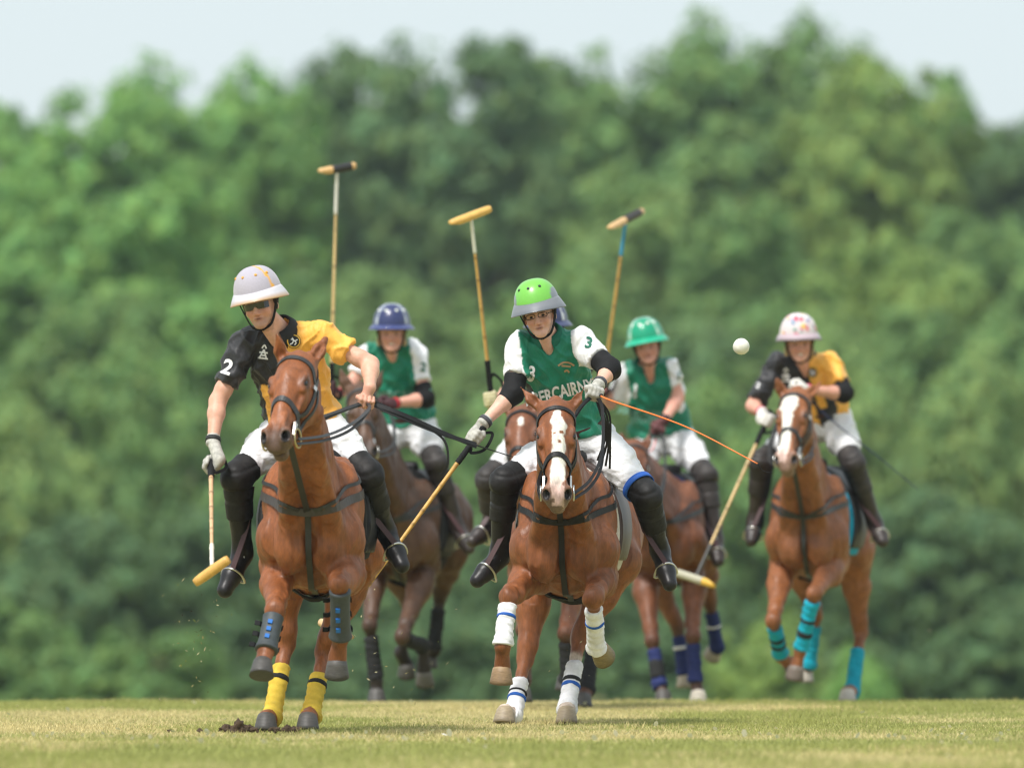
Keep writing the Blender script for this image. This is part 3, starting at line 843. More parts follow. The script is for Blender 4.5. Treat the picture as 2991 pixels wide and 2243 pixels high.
    # darker lower legs
    for key, (kn, ft, cor, hf, ax) in J.items():
        ab = hf - kn; t = ((V - kn) @ ab) / (ab @ ab); dist = np.linalg.norm(V - (kn + np.clip(t, -.5, 1.2)[:, None] * ab), axis=1)
        m = sstep(-.25, .25, t) * (dist < .13) * c.get('dark_legs', .25)
        col = col * (1 - m[:, None]) + dk * m[:, None]
        if legs[key].get('sock'):
            m = sstep(legs[key]['sock'] - .06, legs[key]['sock'] + .04, t + .08 * (n2 - .5)) * (dist < .13)
            col = col * (1 - m[:, None]) + np.array([.62, .58, .50]) * m[:, None]
    # muzzle, eye surrounds, ear rims
    m = head * sstep(.46, .57, hs + .05 * (n2 - .5)) * c.get('muz_dark', .8)
    col = col * (1 - m[:, None]) + np.array(c.get('muz_col', (.055, .045, .042))) * m[:, None]
    for sx in (-1, 1):
        m = head * np.exp(-(((hs - .208) / .034) ** 2 + ((hx - sx * .096) / .024) ** 2 + ((hn - .012) / .030) ** 2)) * .92
        col = col * (1 - m[:, None]) + np.array([.02, .012, .010]) * m[:, None]
        m = head * (np.linalg.norm(np.stack([(hs - .55) / 1.5, hx - sx * .055, hn - .004], 1), axis=1) < .023) * 1.0
        col = col * (1 - m[:, None]) + np.array([.015, .012, .012]) * m[:, None]
    if 'blaze' in c:
        b = np.array(c['blaze'])      # rows: s, centre x, half width
        hw = np.interp(hs, b[:, 0], b[:, 2]); cx = np.interp(hs, b[:, 0], b[:, 1])
        edge = .010 * (vnoise(V, 40, 8) - .5) * 2
        m = head * (hn > -.03 - .05 * (hs > .5)) * sstep(.004, -.004, np.abs(hx - cx) - hw - edge * (hw > .005)) * (hs > b[0, 0]) * (hs < b[-1, 0])
        if c.get('spots'):
            for s_, x_, r_ in c['spots']: m = m * (np.hypot(hs - s_, hx - x_) > r_)
        wc = np.array([.72, .69, .62]); pk = np.array(c.get('pink', (.52, .36, .31)))
        f = sstep(.44, .53, hs)[:, None]
        wc = wc * (1 - f) + pk * f
        col = col * (1 - m[:, None]) + wc * m[:, None]
    # sweat-dark breast and paler belly
    belly = sstep(.95, .72, (V[:, 2] - dz)) * (np.abs((V - base) @ bk - .7) < .45) * .35
    col = col * (1 - belly[:, None]) + base_c * np.array([1.25, 1.35, 1.5]) * belly[:, None]
    body = mk('body', V, F, M_COAT, root, col=col)
    bv = bvh_of(V, F)
    # eyes, hooves, tail
    for sx in (-1, 1):
        ball('eye', hl(.208, sx * .0880, .010), np.array([.013, .022, .015]) * k, M_EYE, root, HX)
    for key, (kn, ft, cor, hf, ax) in J.items():
        g = legs[key]
        fw = g.get('toe', (0, -1, 0))
        hoof(root, hf, ax, fw, g.get('hoof', c.get('hoofc', (.07, .065, .06))))
    dock = W(0, 1.60, 1.34)
    tl = SDF(.014); tl.chain([dock, dock + bk * .10 + up * -.12, dock + bk * .13 - up * .34, dock + bk * .08 - up * .5], [.05, .055, .05, .03], .02)
    tv, tf = tl.build(); mk('tail', tv, tf, mat('tail hair ' + root.name, tuple(np.array(c.get('points', base_c * .6)) * .8), rough=.6, var=.4, vscale=60, bump=.5, bscale=80), root)
    # --- leg bandages and boots
    for key, wv in c['wraps'].items():
        kn, ft, cor, hf, ax = J[key]
        a, b = wv.get('t', (.16, 1.0)); hind = key[0] == 'h'
        path = np.array([kn, kn + (ft - kn) * .5, ft, cor]); q = catmull(path, 61)
        s = np.linspace(0, 1, 61) * 3; tt = np.interp(s, [0, 1, 2, 3], [0, .5, 1, 1.4])
        ii = np.where((tt >= a) & (tt <= b))[0]; q = q[ii]; tq = tt[ii]
        q = q[np.linspace(0, len(q) - 1, 40).round().astype(int)] if len(q) > 40 else catmull(q[::3], 40)
        tq = np.linspace(a, b, len(q))
        rad = .0455 + .010 * np.exp(-((tq - 1.0) / .14) ** 2) + .006 * np.exp(-((tq - .08) / .12) ** 2)
        rad[0] -= .006; rad[-1] -= .005
        kind = wv.get('kind', 'wrap'); pal = wv['cols']
        if kind == 'wrap':
            VV, FF = lathe_along(q, rad, 22, 1, .041, .0055); VV = VV + unit_rows(VV - np.repeat(q, 22, 0)) * ((vnoise(VV, 30, len(VV)) - .5) * .007 + folds(VV, q[-1] - q[0] + np.array([.1, .05, .12]), np.array([1., 0, 0]), 12, 50, 3) * .003)[:, None]
        else:
            rad = rad + .004
            VV, FF = lathe_along(q, rad, 20)
        cc = np.tile(np.array(pal[0]), (len(VV), 1))
        cc = cc * (.93 + .14 * vnoise(VV, 40, 3))[:, None]
        bo = mk('bandage' if kind == 'wrap' else 'leg_boot', VV, FF, M_WRAP if kind == 'wrap' else M_GUARD, root, col=cc)
        if kind == 'boot': bo.data.materials.clear(); bo.data.materials.append(mat('grey leg boot', (.05, .06, .065), rough=.6, var=.25, vscale=40))
        for (t0, t1, cs) in wv.get('bands', []):
            jj = np.where((tq >= t0) & (tq <= t1))[0]
            if len(jj) < 2: continue
            qq = catmull(q[jj[0]:jj[-1] + 1], 6); rr = np.interp(np.linspace(0, 1, 6), np.linspace(0, 1, len(jj)), rad[jj]) + .0055
            rr[0] -= .003; rr[-1] -= .003
            VV, FF = lathe_along(qq, rr, 20)
            mk('band', VV, FF, M_WRAP, bo, col=np.tile(np.array(cs), (len(VV), 1)))
        if kind == 'boot':
            ta = tangents(q); fr = np.array([0, -1., .0])
            for tpos in (.32, .52, .72):
                j = int(tpos * (len(q) - 1)); f = orth(fr, ta[j]); s_ = np.cross(ta[j], f)
                cpt = q[j] + f * (rad[j] + .002) + s_ * .010
                VV = [cpt + s_ * x * .011 + ta[j] * y * .011 + f * z for z in (-.004, .005) for x, y in ((-1, -1), (1, -1), (1, 1), (-1, 1))]
                mk('blue_tab', np.array(VV), [(0, 1, 2, 3)[::-1], (4, 5, 6, 7), (0, 1, 5, 4), (1, 2, 6, 5), (2, 3, 7, 6), (3, 0, 4, 7)], mat('blue tab', (.01, .14, .48), rough=.5), bo, smooth=False)
            for tpos in (.25, .55, .85):
                j = int(tpos * (len(q) - 1)); f = orth(fr, ta[j]); s_ = np.cross(ta[j], f)
                pts = [q[j] + (rad[j] + .006) * (f * math.cos(a_) + s_ * math.sin(a_)) for a_ in np.linspace(math.pi * .55, math.pi * 1.45, 12)]
                pts.insert(0, pts[0] + s_ * .03)
                strap('velcro_strap', pts, .026, .005, M_BLACK, bo, n=16, nrm=f)
    # --- bridle
    lea = c.get('lea', M_LEATHER); lw = c.get('lw', 1.0)
    br = empty('bridle', ORG[root.name]); br.parent = root; br.location = (0, 0, 0); ORG[br.name] = ORG[root.name]
    strap('browband', [hl(.135, -.125, -.09), hl(.085, -.10, -.01), hl(.055, 0, .07), hl(.085, .10, -.01), hl(.135, .125, -.09)], .022 * lw, .006, lea, br, bv)
    strap('headpiece', [hl(.135, -.125, -.09), hl(.05, -.105, -.11), hl(-.01, -.03, -.085), hl(-.01, .03, -.085), hl(.05, .105, -.11), hl(.135, .125, -.09)], .022, .006, lea, br, bv)
    strap('noseband', [hl(.42, -.03, -.17), hl(.40, -.085, -.11), hl(.355, -.07, 0), hl(.335, 0, .07), hl(.355, .07, 0), hl(.40, .085, -.11), hl(.42, .03, -.17)], .026 * lw, .007, lea, br, bv)
    for sx in (-1, 1):
        strap('cheekpiece', [hl(.12, sx * .125, -.085), hl(.24, sx * .125, -.085), hl(.38, sx * .09, -.08), hl(.485, sx * .075, -.07)], .020, .006, lea, br, bv, off=.005)
        strap('cheekpiece', [hl(.13, sx * .125, -.12), hl(.26, sx * .12, -.13), hl(.40, sx * .09, -.10)], .015, .005, lea, br, bv, off=.005)
        rc = hl(.50, sx * .080, -.068); th = np.linspace(0, 2 * math.pi, 21)[:-1]
        ra, rb_ = unit(e), unit(n)
        tube('bit_ring', [rc + (ra * math.cos(a) + rb_ * math.sin(a)) * c.get('ring', .038) + l * sx * .004 for a in th], .0048, M_BRASS if c.get('brass') else M_STEEL, br, 8, True)
        for (s_, nn_) in ((.15, -.07), (.44, -.075)):
            strap('buckle', [hl(s_, sx * .13, nn_), hl(s_ + .025, sx * .13, nn_)], .026, .010, M_STEEL, br, bv, off=.007, n=4)
    # --- breast straps
    bs = empty('breastplate', ORG[root.name]); bs.parent = root; bs.location = (0, 0, 0); ORG[bs.name] = ORG[root.name]
    z0 = c.get('bz', 1.225)
    strap('breast_band', [W(-.33, .50, z0 + .07), W(-.29, .25, z0 + .05), W(-.20, .03, z0 + .01), W(0, -.12, z0 - .05), W(.20, .03, z0 + .01), W(.29, .25, z0 + .05), W(.33, .50, z0 + .07)], c.get('bw', .032), .007, c.get('band_mat', lea), bs, bv, n=60, axis=lambda x: W(0, .42, x[2] - dz))
    for sx in (-1, 1):
        strap('neck_strap', [W(sx * .16, .40, 1.42), W(sx * .22, .22, 1.33), W(sx * .19, .06, z0 + .08), W(sx * .09, -.06, z0 + .0), W(0, -.1, z0 - .05)], .018, .006, lea, bs, bv, off=.010, axis=lambda x: W(0, .40, x[2] - dz))
    strap('martingale', [W(0, -.1, z0 - .03), W(0, -.10, 1.05), W(0, -.03, .95), W(0, .12, .84), W(0, .35, .76), W(0, .56, .74)], .030, .007, lea, bs, bv, off=.008, keep=(W(0, 0, 1), lt))
    strap('martingale', [hl(.44, 0, -.17), (hl(.44, 0, -.17) + W(0, -.10, z0 - .05)) / 2 + np.array([0, -.05, 0]), np.array(bv.ray_cast(Vector(W(0, -1, z0 - .055)), Vector(bk))[0]) + np.array([0, -.014, 0])], .030, .006, lea, bs, n=16)
    ring = [W(.36 * math.sin(a), .60, 1.05 - .5 * math.cos(a)) for a in np.linspace(-2.0, 2.0, 40)]
    strap('girth', ring, .085, .010, c.get('girth', M_BLACK), root, bv, n=60, off=.008)
    # --- saddle and pad: shells of the trunk
    def shell(off, y0, y1, zlo, curve):
        def post(X, Y, Z, f):
            px, py, pz = X - base[0], Y - base[1], Z - base[2] - dz
            ly = px * bk[0] + py * bk[1] + 0 * pz; lx = px * lt[0] + py * lt[1] + 0 * pz; lz = pz + 0 * px
            fr_ = y0 + curve * np.clip(1.25 - lz, 0, 1) * -1
            g = np.maximum(fr_ - ly, ly - (y1 - curve * .4 * np.clip(1.2 - lz, 0, 1)))
            g = np.maximum(g, zlo - lz)
            r_ = np.maximum(f - off, g)
            return np.where(lz > .7, r_, 1.0)
        return T.build(post)
    sv, sf = shell(.026, .40, 1.02, c.get('padz', .95), .10)
    pad = mk('saddle_pad', sv, sf, mat('saddle pad ' + root.name, c.get('pad', (.03, .03, .03)), rough=.9, var=.15, vscale=50, bump=.4, bscale=90), root)
    sv, sf = shell(.044, .455, .97, c.get('flapz', .985), .10)
    sad = mk('saddle', sv, sf, M_BROWNLEATHER if c.get('brown_saddle') else M_LEATHER, root)
    cs = SDF(.014); cs.cone(W(-.10, .95, 1.48), W(.10, .95, 1.48), .045, .045, .03); cs.cone(W(-.05, .50, 1.53), W(.05, .50, 1.53), .04, .04, .03)
    cs.ell(W(0, .72, 1.43), (.13, .28, .06), AX, .05)
    sv, sf = cs.build(); mk('seat', sv, sf, M_LEATHER, sad)
    return dict(root=root, W=W, hl=hl, k=k, bvh=bv, e=e, l=l, n=n, br=br, sad=sad, lea=lea, AX=AX)

def rein(H, sx, pts, wd=.016, s0=.515):
    """rein from the bit ring on side sx through the given points"""
    p = [H['hl'](s0, sx * .085, -.075)] + list(pts)
    strap('rein', p, wd, .004, H['lea'], H['br'], n=44, nrm=(0.2, -.8, .5))
# ------------------------------------------------------------------ riders
def fist(S, wrist, gc, g, kd, side=1, sc=1.0, extra=0.):
    """closed hand round the grip axis g at grip centre gc; kd points from wrist towards the knuckles"""
    g = unit(g); kd = orth(kd, g); p = np.cross(g, kd) * side; q = lambda a, b, c_: gc + (kd * a + g * b + p * c_) * sc
    S.ell(q(-.018, 0, -.030), np.array([.044, .041, .019]) * sc + extra, np.stack([kd, g, p]), .012)
    S.cone(wrist, q(-.045, 0, -.028), .027 + extra, .027 * sc + extra, .02)
    for i, b in enumerate((.031, .0105, -.010, -.030)):
        ln = (.96, 1.05, 1.0, .85)[i]; r = (.0098, .0102, .0098, .0088)[i] * sc + extra
        pts = [q(.016, b, -.030), q(.034 * ln, b, .000), q(.016 * ln, b, .026), q(-.014, b, .024)]
        S.chain(pts, [r * 1.12, r, r * .95, r * .85], .004)
    S.chain([q(-.038, .026, -.022), q(-.012, .046, .004), q(.014, .034, .028)], [.015 * sc + extra, .0125 * sc + extra, .010 * sc + extra], .006)

def helmet(parent, O, hr, hf, hu, c):
    """polo helmet: domed shell, flaring brim, vent eyelets, chin strap"""
    seg, rings = 64, 26
    V, F, C = [], [], []
    for i in range(rings + 1):
        a = (math.pi / 2) * i / rings
        for j in range(seg):
            b = 2 * math.pi * j / seg
            rr = math.cos(a) ** .82 if i < rings else 0
            z = .150 * math.sin(a) ** .92
            rx, ry = .121, .138
            x, y = rx * rr * math.cos(b), ry * rr * math.sin(b)
            V.append(O + hr * x + hf * (y - .006) + hu * (z + .012)); C.append(c['shell'](x / rx, y / ry, z / .150))
    for i in range(rings):
        for j in range(seg):
            k = (j + 1) % seg; F.append((i * seg + j, i * seg + k, (i + 1) * seg + k, (i + 1) * seg + j))
    hm = mk('helmet', np.array(V), F, M_VELVET if c.get('cloth') else M_PAINT, parent, col=np.array(C))
    # brim: section swept round the oval
    V, F, C = [], [], []
    up_, dn, pk = c.get('brim_h', .018), c.get('brim_d', .012), c.get('peak', .022)
    sec = [(0.985, up_), (1.03, up_ * .75), (1.13, up_ * .25 - dn * .3), (1.22, -dn), (1.235, -dn - .004), (1.22, -dn - .008), (1.08, -.014), (.95, -.008)]
    for j in range(seg):
        b = 2 * math.pi * j / seg; f = max(0, math.sin(b)) ** 2
        for m, (q, z) in enumerate(sec):
            ex = 1 + (q - 1) * (1 + c.get('flare', .0) + .30 * f)
            V.append(O + hr * (.121 * ex * math.cos(b)) + hf * (.138 * ex * math.sin(b) - .006) + hu * (z * (1 - .25 * f) + .010))
            C.append(c['rim'] if m in (3, 4, 5) and 'rim' in c else c['brim'])
    ns = len(sec)
    for j in range(seg):
        k = (j + 1) % seg
        for m in range(ns):
            o = (m + 1) % ns; F.append((j * ns + m, j * ns + o, k * ns + o, k * ns + m))
    mk('brim', np.array(V), F, M_PAINT, hm, col=np.array(C))
    for ang in c.get('vents', (-52, -18, 18, 52)):
        a = R(ang); cz = .104; rr = math.cos(math.asin(min(1, (cz / .150) ** (1 / .92)))) ** .82
        x, y = .121 * rr * math.sin(a), .138 * rr * math.cos(a)
        pos = O + hr * x + hf * (y - .006) + hu * (cz + .014)
        nn = unit(hr * x / .0146 + hf * y / .019 + hu * cz / .0225)
        t1 = orth(hu, nn); t2 = np.cross(nn, t1)
        ball('vent_eyelet', pos, (c.get('vr', .0085), c.get('vr', .0085), .005), mat('eyelet %s' % str(c['vent']), c['vent'], rough=.4), hm, np.stack([t1, t2, nn]), 12, 7)
    # chin strap
    for sx in (-1, 1):
        pts = [O + hr * sx * .098 + hf * .035 + hu * -.004, O + hr * sx * .080 + hf * .035 + hu * -.07, O + hr * sx * .050 + hf * .058 + hu * -.135, O + hr * 0 + hf * .072 + hu * -.158]
        strap('chin_strap', pts, .014, .004, M_BLACK, hm, n=20, nrm=unit(hr * sx + hf * .5))
        pts = [O + hr * sx * .094 + hf * -.03 + hu * -.004, O + hr * sx * .083 + hf * .015 + hu * -.07]
        strap('chin_strap', pts, .012, .004, M_BLACK, hm, n=10, nrm=unit(hr * sx + hf * .2))
    return hm

def project_text(name, body, anchor, right, upv, size, bvh, m, parent, n=None, off=.008, align='CENTER', shear=0., sx=1.):
    """flat lettering draped on a surface"""
    cu = bpy.data.curves.new('t', 'FONT'); cu.body = body; cu.size = 1.0; cu.align_x = align; cu.align_y = 'CENTER'; cu.resolution_u = 3; cu.offset = .032
    cu.shear = shear
    o = bpy.data.objects.new('t', cu); COL.objects.link(o)
    dg = bpy.context.evaluated_depsgraph_get(); me = bpy.data.meshes.new_from_object(o.evaluated_get(dg))
    bpy.data.objects.remove(o)
    bm = bmesh.new(); bm.from_mesh(me); bmesh.ops.triangulate(bm, faces=bm.faces[:])
    lim = .16
    for _ in range(3):
        es = [e for e in bm.edges if e.calc_length() > lim]
        if not es: break
        bmesh.ops.subdivide_edges(bm, edges=es, cuts=1)
    V2 = np.array([v.co[:] for v in bm.verts]); F = [tuple(v.index for v in f.verts) for f in bm.faces]
    bm.free(); bpy.data.meshes.remove(me)
    return drape(name, V2[:, :2] * size * np.array([sx, 1]), F, anchor, right, upv, bvh, m, parent, n, off)
def drape(name, V2, F, anchor, right, upv, bvh, m, parent, n=None, off=.004):
    right = unit(right); upv = orth(upv, right); n = np.cross(right, upv) if n is None else unit(n)
    out = []
    for x, y in V2:
        p = anchor + right * x + upv * y
        loc, no, _, dist = bvh.ray_cast(Vector(p + n * .25), Vector(-n), .6)
        out.append((np.array(loc) + n * off) if loc is not None else p)
    return mk(name, np.array(out), F, m, parent, smooth=False)
def disc2(r, n=20, r0=0., sc=(1, 1), c=(0, 0)):
    V, F = [], []
    rs = np.linspace(r0, r, 4)
    for q in rs:
        for j in range(n): V.append((c[0] + sc[0] * q * math.cos(2 * math.pi * j / n), c[1] + sc[1] * q * math.sin(2 * math.pi * j / n)))
    for i in range(3):
        for j in range(n):
            k = (j + 1) % n; F.append((i * n + j, (i + 1) * n + j, (i + 1) * n + k, i * n + k))
    return np.array(V), F
def stroke2(pts, wd):
    p = catmull([(a, b, 0) for a, b in pts], max(6, 4 * len(pts))); t = tangents(p); s = np.stack([-t[:, 1], t[:, 0]], 1)
    n = len(p); V = np.concatenate([p[:, :2] + s * wd / 2, p[:, :2] - s * wd / 2])
    return V, [(i, n + i, n + i + 1, i + 1) for i in range(n - 1)]

def make_rider(label, c):
    D0 = c['D']; Q = lambda q: P(q[0], q[1], D0 + q[2])
    pel, shL, shR = Q(c['pel']), Q(c['shL']), Q(c['shR'])
    root = empty('person', (pel[0], pel[1], pel[2] - .12)); tag(root, label, 'person', 'mounted polo players')
    mid = (shL + shR) / 2; up = unit(mid - pel); lat = orth(shR - shL, up); fw = np.cross(lat, up)
    if fw[1] > 0: fw = -fw
    TX = np.stack([lat, fw, up]); TL = np.linalg.norm(mid - pel)
    O = Q(c['head']); yw, pt, rl = [R(a) for a in c['rot']]
    # head axes: start facing the camera (-Y); yaw>0 turns towards image right
    hf = np.array([math.sin(yw) * math.cos(pt), -math.cos(yw) * math.cos(pt), -math.sin(pt)]); hr = orth(np.array([1, 0, 0.]), hf)
    hu = np.cross(hf, hr) * -1
    if hu[2] < 0: hu = -hu
    hr, hu = hr * math.cos(rl) + hu * math.sin(rl), hu * math.cos(rl) - hr * math.sin(rl)
    HX = np.stack([hr, hf, hu]); hp = lambda x, y, z: O + hr * x + hf * y + hu * z
    arm = {s: [Q(c['sh' + s]), Q(c['el' + s]), Q(c['wr' + s]), Q(c['ha' + s])] for s in 'LR'}
    leg = {s: [Q(c['kn' + s]), Q(c['an' + s]), Q(c['to' + s])] for s in 'LR'}
    hip = {s: pel + lat * (.085 if s == 'R' else -.085) - up * .02 for s in 'LR'}
    bare = c.get('bare', '')
    # ---------------- body: one continuous skin
    S = SDF(c.get('vox', .006))
    S.ell(mid - up * .13, (.155, .095, .17), TX, .05); S.ell(pel + (mid - pel) * .33, (.13, .09, .17), TX, .06); S.ell(pel, (.145, .11, .10), TX, .06)
    S.cone(shL, shR, .042, .042, .04)
    neck0, neck1 = mid + up * .03 + fw * .005, hp(0, -.012, -.085)
    S.cone(neck0, neck1, .060, .055, .03); S.cone(mid - up * .03 + fw * .06, hp(0, .03, -.12), .030, .028, .03)
    S.ell(hp(0, -.006, .0), (.076, .096, .10), HX, .03); S.ell(hp(0, .040, -.062), (.060, .054, .072), HX, .03)
    for sx in (-1, 1):
        S.cone(hp(sx * .046, .0, -.080), hp(sx * .014, .074, -.128), .022, .020, .02)
        S.ell(hp(sx * .038, .070, -.066), (.024, .024, .024), HX, .018)
        S.ell(hp(sx * .080, -.008, -.045), (.010, .019, .031), HX, .008)
    S.ell(hp(0, .084, -.132), (.022, .018, .018), HX, .014)
    S.cone(hp(0, .092, -.030), hp(0, .113, -.070), .010, .0135, .010)
    for sx in (-1, 1): S.ell(hp(sx * .013, .102, -.075), (.009, .011, .008), HX, .006)
    S.ell(hp(0, .088, -.016), (.052, .016, .012), HX, .016)
    S.ell(hp(0, .092, -.098), (.025, .012, .011), HX, .010)
    for sx in (-1, 1): S.ell(hp(sx * .031, .104, -.036), (.017, .014, .011), HX, .010, 's')
    S.ell(hp(0, .108, -.099), (.022 if not c.get('teeth') else .027, .013, .0035 if not c.get('teeth') else .011), HX, .005, 's')
    for sx in (-1, 1): S.cone(hp(sx * .020, .104, -.078), hp(sx * .034, .090, -.106), .0032, .0032, .006, 's')
    for s, side in (('L', 1), ('R', -1)):
        a0, a1, a2, a3 = arm[s]
        S.chain([a0, a0 + (a1 - a0) * .45, a0 + (a1 - a0) * .8, a1], [.040, .043, .043, .040], .02)
        S.chain([a1, a1 + (a2 - a1) * .3, a2], [.041, .041, .027], .025)
        fist(S, a2, a3, c['g' + s], c['kd' + s], c.get('side' + s, side))
        k0, k1, k2 = leg[s]; S.chain([hip[s], k0, k1], [.080, .055, .040], .04); S.cone(k1, k1 + (k2 - k1) * .8, .035, .028, .02)
    V, F = S.build()
    d = V - O; x, y, z = d @ hr, d @ hf, d @ hu
    sk = np.array(c.get('skin', (.60, .33, .24))); col = np.tile(sk, (len(V), 1)) * (.93 + .14 * vnoise(V, 14, 1))[:, None]
    hd = (np.abs(x) < .1) & (y > .0) & (y < .16) & (z > -.17) & (z < .03)
    for (cx, cy, cz, rx, rz, cc, am) in [(0, 0, -.101, .024, .010, (.34, .10, .08), .7), (0, 0, -.0995, .018, .0035, (.03, .01, .01), .9), (-.042, 0, -.068, .026, .022, (.52, .17, .12), .45), (.042, 0, -.068, .026, .022, (.52, .17, .12), .45),
                                         (0, 0, -.073, .016, .014, (.50, .18, .13), .4), (-.03, 0, -.019, .020, .005, (.13, .07, .04), .7), (.03, 0, -.019, .020, .005, (.13, .07, .04), .7)]:
        m = hd * np.exp(-((x - cx) / rx) ** 2 - ((z - cz) / rz) ** 2) * am
        col = col * (1 - m[:, None]) + np.array(cc) * m[:, None]
    if c.get('stubble'):
        m = hd * sstep(-.085, -.12, z) * .35; col = col * (1 - m[:, None]) + np.array([.22, .13, .09]) * m[:, None]
    for s in 'LR':      # flushed forearms vary slightly
        a0, a1, a2, a3 = arm[s]; m = (np.linalg.norm(V - a3, axis=1) < .08) * .35
        col = col * (1 - m[:, None]) + np.array([.50, .22, .15]) * m[:, None]
    mk('body', V, F, M_SKIN, root, col=col)
    for sx in (-1, 1):
        ev = hp(sx * .031, .083, -.036); ball('eye', ev, (.0105, .0105, .0075), M_EYE, root, HX, 10, 7)
    if c.get('teeth'): ball('teeth', hp(0, .091, -.099), (.022, .008, .008), M_TEETH, root, HX, 12, 7)
    # hair under the helmet
    hs = SDF(.008); hs.ell(hp(0, -.040, -.02), (.086, .074, .085), HX, .02)
    for sx in (-1, 1): hs.cone(hp(sx * .080, .012, .0), hp(sx * .082, .002, -.055 if not c.get('long_hair') else -.10), .012, .008 if not c.get('long_hair') else .016, .012)
    hv, hF = hs.build(); mk('hair', hv, hF, mat('hair %s' % str(c.get('hair', (.12, .07, .04))), c.get('hair', (.12, .07, .04)), rough=.6, var=.35, vscale=90, bump=.6, bscale=110), root)
    # ---------------- shirt
    S = SDF(c.get('svox', .008))
    S.ell(mid - up * .13, (.176 * c.get('bw', 1), .118, .185), TX, .05); S.ell(pel + (mid - pel) * .36, (.160 * c.get('bw', 1), .114, .19), TX, .07)
    S.cone(pel + up * .10, pel + up * c.get('hem', .02), .0, .0, .01)
    S.ell(pel + up * .06, (.178 * c.get('bw', 1), .132, .105), TX, .06)
    S.cone(shL, shR, .060, .060, .05); S.cone(mid + up * .0, mid + up * .055 - fw * .01, .085, .060, .05)
    for s in 'LR':
        a0, a1 = arm[s][0], arm[s][1]; ln = c.get('sleeve' + s, .62)
        sr = c.get('sr', .060); S.ell(a0, sr, None, .04)
        S.cone(a0, a0 + (a1 - a0) * ln * .5, sr, sr - .002, .03); S.cone(a0 + (a1 - a0) * .1, a0 + (a1 - a0) * ln, sr - .002, sr + .004, .02, flat=True)
    vb = c.get('vneck', .10)
    S.cone(neck0 + up * .09, neck0 - up * .01, .060, .058, .01, 's')
    if vb > 0:
        S.cone(neck0 + up * .02 + fw * .065, mid - up * vb + fw * .135, c.get('vr', .036), .008, .012, 's')
    V, F = S.build(); Nn = vnormals(V, F)
    # folds: ridges radiating from the shoulders and across the waist
    d = V - mid; lx, lf, lu = d @ lat, d @ fw, d @ up
    wr = np.sin(lu * 55 + lx * 26 + 5 * vnoise(V, 9, 2)) * sstep(-.12, -.34, lu) * .009
    wr += np.sin((lx * 42 - lu * 38) + 6 * vnoise(V, 8, 4)) * .0075 + np.sin((lx * 38 + lu * 46) + 7 * vnoise(V, 7, 5)) * .0050
    wr += (vnoise(V, 16, 7) - .5) * .012 - np.abs(vnoise(V, 11, 9) - .5) * .03 + .004
    wr = wr * .6 + folds(V, up - lat * .7, lat, 4.5, 15, 21) * .014 + folds(V, up + lat * .9, lat, 4.5, 14, 22) * .013 + folds(V, lat + up * .15, up, 5, 19, 23) * .012 * sstep(-.10, -.30, lu) - .006
    V = V + Nn * np.clip(wr, -.009, .022)[:, None]
    col = c['shirt'](V, dict(lx=lx, lf=lf, lu=lu, mid=mid, up=up, lat=lat, fw=fw, arm=arm, pel=pel, TL=TL))
    sh = mk('shirt', V, F, M_SHIRT, root, col=col); bv = bvh_of(V, F)
    # collar: folded band round the neck
    cc = c.get('collar', (.012, .012, .012)); cV, cF, cs = [], [], 28
    nup = unit(neck1 - neck0) * .6 + up * .4; nup = unit(nup); n1 = orth(lat, nup); n2 = np.cross(n1, nup); n2 = n2 if n2 @ fw > 0 else -n2
    gap = R(c.get('gap', 40))
    for i in range(cs + 1):
        b = math.pi / 2 + gap / 2 + (2 * math.pi - gap) * i / cs
        dirv = n1 * math.cos(b) + n2 * math.sin(b)
        ctr = neck0 + up * .022
        drop = .012 + .030 * max(0, math.sin(b)) ** 2
        for (rr, zz) in ((.066, .034), (.075, .040), (.094, .004), (.108, -.026 - drop), (.101, -.028 - drop), (.068, -.005)):
            cV.append(ctr + dirv * rr * (1.0 + .06 * math.sin(b)) + nup * zz)
    for i in range(cs):
        for m in range(6):
            o = (m + 1) % 6; cF.append((i * 6 + m, i * 6 + o, (i + 1) * 6 + o, (i + 1) * 6 + m))
    cF += [tuple(range(6)), tuple(cs * 6 + j for j in range(6))[::-1]]
    mk('collar', np.array(cV), cF, mat('collar %s' % str(cc), cc, rough=.75, var=.1, vscale=40, bump=.3, bscale=60), sh)
    # ---------------- breeches and belt
    S = SDF(.009)
    S.ell(pel - up * .01, (.165, .135, .13), TX, .05)
    for s in 'LR':
        k0 = leg[s][0]; S.chain([hip[s], hip[s] + (k0 - hip[s]) * .45, k0], [.110, .094, .066], .05); S.cone(k0, k0 + (leg[s][1] - k0) * .25, .064, .055, .03)
    V, F = S.build(); Nn = vnormals(V, F)
    wv = (np.sin((V @ up) * 60 + 8 * vnoise(V, 8, 3)) * .004 + (vnoise(V, 22, 5) - .5) * .010 - np.abs(vnoise(V * np.array([.7, 1, 1.5]), 15, 9) - .5) * .014)
    wv = wv * .6 + folds(V, lat + fw * .3, up, 6, 24, 33) * .010 + folds(V, lat - up * .5, up, 5, 20, 34) * .009 - .003
    kd_ = np.minimum(np.linalg.norm(V - leg['L'][0], axis=1), np.linalg.norm(V - leg['R'][0], axis=1)); wv = wv * sstep(.09, .17, kd_) - .004 * sstep(.17, .09, kd_)
    mk('breeches', V + Nn * wv[:, None], F, M_TROUSER, root)
    th = np.linspace(0, 2 * math.pi, 37)[:-1]
    bp = np.array([pel + up * .085 + lat * math.cos(a) * .168 + fw * math.sin(a) * .133 for a in th]); bp = np.vstack([bp, bp[:1]])
    strap('belt', bp, .035, .008, mat('dark red belt', (.05, .015, .015), rough=.5), root, n=60, nrm=fw)
